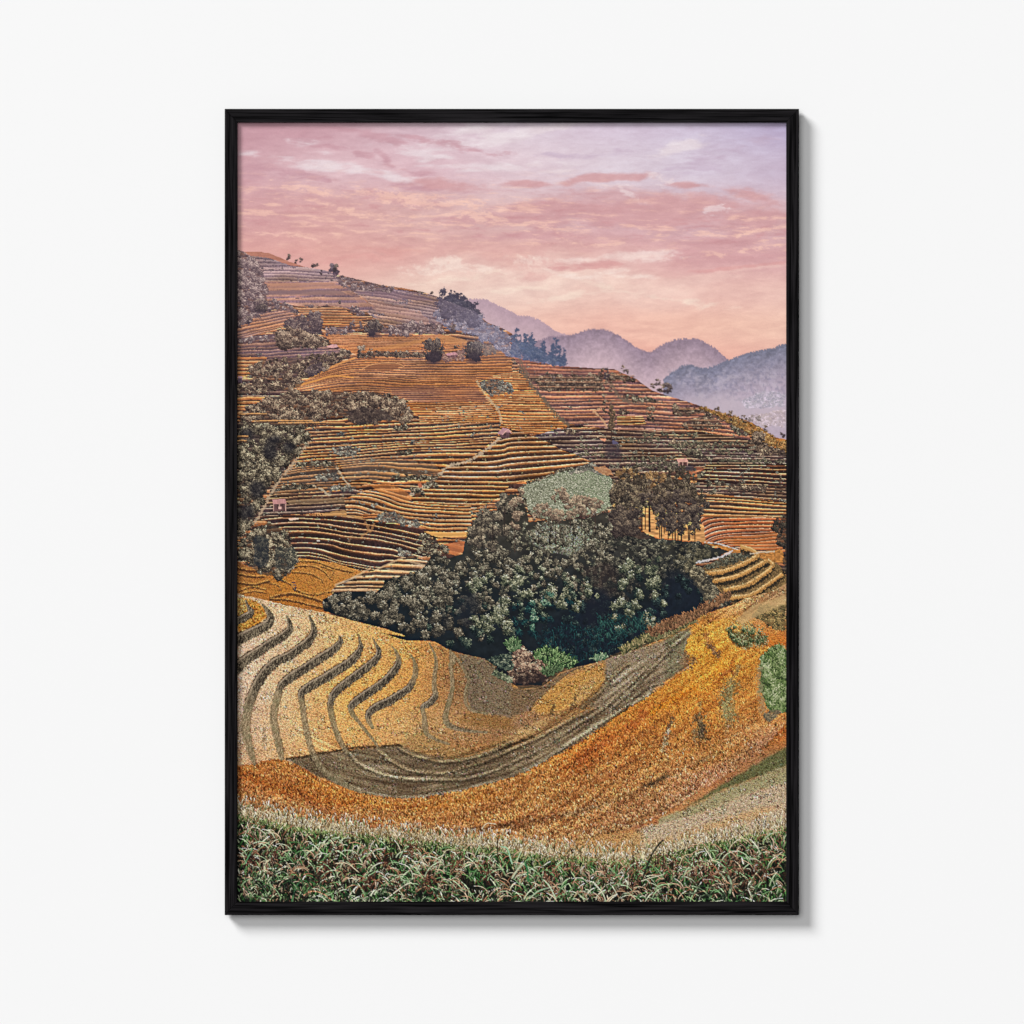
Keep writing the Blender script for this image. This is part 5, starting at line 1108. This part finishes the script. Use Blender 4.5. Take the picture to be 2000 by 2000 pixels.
bm = bmesh.new()
bmesh.ops.create_cube(bm, size=1)
for v in bm.verts:
    v.co = (v.co.x * 12, v.co.y * .12 + .06, v.co.z * 12)
me = bpy.data.meshes.new('wall'); bm.to_mesh(me); bm.free()
me.materials.append(wall_mat)
wall = link('wall', me)
wall['kind'] = 'structure'

# --- black stained wood with open grain along each rail
wood_mat, nt, b = mat('black_stained_wood', .6, .03)
tc = nt.nodes.new('ShaderNodeTexCoord')
oi = nt.nodes.new('ShaderNodeObjectInfo')
mp = nt.nodes.new('ShaderNodeMapping'); mp.inputs['Scale'].default_value = (8, 420, 420)
ad = nt.nodes.new('ShaderNodeVectorMath'); ad.operation = 'ADD'
sc = nt.nodes.new('ShaderNodeVectorMath'); sc.operation = 'SCALE'; sc.inputs[0].default_value = (3, 7, 11)
nt.links.new(oi.outputs['Random'], sc.inputs['Scale'])
nt.links.new(tc.outputs['Object'], ad.inputs[0]); nt.links.new(sc.outputs[0], ad.inputs[1]); nt.links.new(ad.outputs[0], mp.inputs['Vector'])
nz = nt.nodes.new('ShaderNodeTexNoise'); nz.inputs['Scale'].default_value = 1; nz.inputs['Detail'].default_value = 4; nz.inputs['Roughness'].default_value = .6; nz.inputs['Distortion'].default_value = .5
nt.links.new(mp.outputs['Vector'], nz.inputs['Vector'])
cr = nt.nodes.new('ShaderNodeValToRGB')
cr.color_ramp.elements[0].position = .40; cr.color_ramp.elements[0].color = (.0004, .0003, .0005, 1)
cr.color_ramp.elements[1].position = .62; cr.color_ramp.elements[1].color = (.0150, .0135, .0150, 1)
nt.links.new(nz.outputs['Fac'], cr.inputs['Fac']); nt.links.new(cr.outputs['Color'], b.inputs['Base Color'])
bp = nt.nodes.new('ShaderNodeBump'); bp.inputs['Strength'].default_value = .35; bp.inputs['Distance'].default_value = .0004
nt.links.new(nz.outputs['Fac'], bp.inputs['Height']); nt.links.new(bp.outputs['Normal'], b.inputs['Normal'])

board_mat, nt, b = mat('grey_backing_board', .9, .1)
nz = nt.nodes.new('ShaderNodeTexNoise'); nz.inputs['Scale'].default_value = 90
cr = nt.nodes.new('ShaderNodeValToRGB')
cr.color_ramp.elements[0].color = (.10, .09, .08, 1); cr.color_ramp.elements[1].color = (.16, .145, .13, 1)
nt.links.new(nz.outputs['Fac'], cr.inputs['Fac']); nt.links.new(cr.outputs['Color'], b.inputs['Base Color'])

# --- the framed picture: outer 439..1560.5 x 212.5..1787.5, opening 463.5..1536 x 239..1761
OX0, OX1, OY0, OY1 = 438.9, 1560.6, 212.6, 1787.4
IX0, IX1, IY0, IY1 = 463.5, 1535.8, 239.2, 1761.2
BACK, FRONT, FACE = -.0050, -.0190, -.0136     # back of the frame, front of the frame, face of the print

root = bpy.data.objects.new('framed_picture', None)
root.empty_display_size = .1
root.location = (0, BACK, wz(OY1))
col.objects.link(root)
root['label'] = 'tall thin black wooden frame with a printed sunset rice terrace landscape, hung on white wall'
root['category'] = 'framed picture'


def rail(a, b, c, d, rot, mid):
    """One mitred rail; a..d are its outer start, outer end, inner end, inner start on the wall plane."""
    cx, cz = mid
    bm = bmesh.new()
    rows = []
    cs, sn = math.cos(rot), math.sin(rot)
    g = .00003                                   # the hair-line at the mitre
    loc = []
    for (u, v) in (a, b, c, d):
        x, z = wx(u) - cx, wz(v) - cz
        loc.append((cs * x - sn * z, sn * x + cs * z))
    xm = sum(p[0] for p in loc) / 4
    loc = [(p[0] - math.copysign(g, p[0] - xm), p[1]) for p in loc]
    for y in (BACK, FRONT):
        rows.append([bm.verts.new((x, y, z)) for x, z in loc])
    bm.faces.new(rows[0]); bm.faces.new(rows[1][::-1])
    for i in range(4):
        j = (i + 1) % 4
        bm.faces.new((rows[0][j], rows[0][i], rows[1][i], rows[1][j]))
    bmesh.ops.recalc_face_normals(bm, faces=bm.faces)
    ed = [e for e in bm.edges if abs(e.verts[0].co.y - FRONT) < 1e-6 and abs(e.verts[1].co.y - FRONT) < 1e-6]
    bmesh.ops.bevel(bm, geom=ed, offset=.0006, segments=2, profile=.5, affect='EDGES')
    me = bpy.data.meshes.new('frame_rail'); bm.to_mesh(me); bm.free()
    me.materials.append(wood_mat)
    o = link('frame_rail', me, root)
    o.location = (cx - root.location.x, -root.location.y, cz - root.location.z)
    o.rotation_euler = (0, rot, 0)
    return o


ocx, ocz = wx((OX0 + OX1) / 2), wz((OY0 + OY1) / 2)
rail((OX0, OY0), (OX1, OY0), (IX1, IY0), (IX0, IY0), 0, (ocx, wz((OY0 + IY0) / 2)))
rail((OX1, OY1), (OX0, OY1), (IX0, IY1), (IX1, IY1), 0, (ocx, wz((OY1 + IY1) / 2)))
rail((OX0, OY1), (OX0, OY0), (IX0, IY0), (IX0, IY1), math.pi / 2, (wx((OX0 + IX0) / 2), ocz))
rail((OX1, OY0), (OX1, OY1), (IX1, IY1), (IX1, IY0), math.pi / 2, (wx((OX1 + IX1) / 2), ocz))

bm = bmesh.new()
bmesh.ops.create_cube(bm, size=1)
for v in bm.verts:
    v.co = (v.co.x * (IX1 - IX0 + 6) * S, v.co.y * .0030 + FACE + .0024, v.co.z * (IY1 - IY0 + 6) * S)
me = bpy.data.meshes.new('backing_board'); bm.to_mesh(me); bm.free()
me.materials.append(board_mat)
o = link('backing_board', me, root)
o.location = (ocx - root.location.x, -root.location.y, ocz - root.location.z)

# --- the print: a flat sheet whose ink is a colour attribute, one value per dot of the print
n = W * H
co = np.zeros((n, 3), np.float32)
co[:, 0] = ((XX - MID) * S).ravel()
co[:, 2] = ((MID - YY) * S - root.location.z).ravel()
co[:, 1] = FACE - root.location.y
idx = np.arange(n, dtype=np.int32).reshape(H, W)
q = np.stack([idx[:-1, :-1], idx[1:, :-1], idx[1:, 1:], idx[:-1, 1:]], -1).reshape(-1, 4)
me = bpy.data.meshes.new('print')
me.vertices.add(n); me.vertices.foreach_set('co', co.ravel())
me.loops.add(q.size); me.loops.foreach_set('vertex_index', q.ravel())
me.polygons.add(len(q)); me.polygons.foreach_set('loop_start', np.arange(0, q.size, 4, dtype=np.int32))
me.update(calc_edges=True)
c = np.clip(C, 0, 1)
lin = np.where(c <= .04045, c / 12.92, ((c + .055) / 1.055) ** 2.4)
lin = np.clip(lin * INK, 0, .95)
at = me.color_attributes.new('ink', 'FLOAT_COLOR', 'POINT')
at.data.foreach_set('color', np.concatenate([lin, np.ones((H, W, 1))], -1).astype(np.float32).ravel())
paper, nt, b = mat('printed_matte_paper', .85, .08)
ca = nt.nodes.new('ShaderNodeVertexColor'); ca.layer_name = 'ink'
nt.links.new(ca.outputs['Color'], b.inputs['Base Color'])
me.materials.append(paper)
link('print', me, root)

# --- light: a soft key lamp at the upper left, a broad fill added nearly in front to lift the shadow, and a little of the pale room around
world = bpy.data.worlds.new('World')
scn.world = world
world.use_nodes = True
bg = world.node_tree.nodes['Background']
bg.inputs['Color'].default_value = (1, 1, 1, 1)
bg.inputs['Strength'].default_value = AMB
from mathutils import Vector


def soft_lamp(direction, size, watts):
    L = bpy.data.lights.new('soft_lamp', 'AREA')
    L.shape = 'DISK'; L.size = size; L.energy = watts
    o = link('soft_lamp', L)
    d = Vector(direction).normalized()
    o.location = d * 160
    o.rotation_euler = (-d).to_track_quat('-Z', 'Y').to_euler()


soft_lamp((-1.0, -.88, 1.0), 62.0, KEY)
soft_lamp((-.15, -1.0, .15), 105.0, FILL)

cam = bpy.data.cameras.new('camera')
cam.sensor_width = 36
cam.lens = 36 * (9.0 + FRONT) / (2000 * S)
cam.clip_end = 400
camo = link('camera', cam)
camo.location = (0, -9.0, 0)
camo.rotation_euler = (math.pi / 2, 0, 0)
scn.camera = camo
scn.render.engine = 'CYCLES'
scn.render.resolution_x = scn.render.resolution_y = 1024
vs = scn.view_settings
vs.view_transform = 'Standard'; vs.look = 'None'; vs.exposure = 0; vs.gamma = 1; vs.use_curve_mapping = False
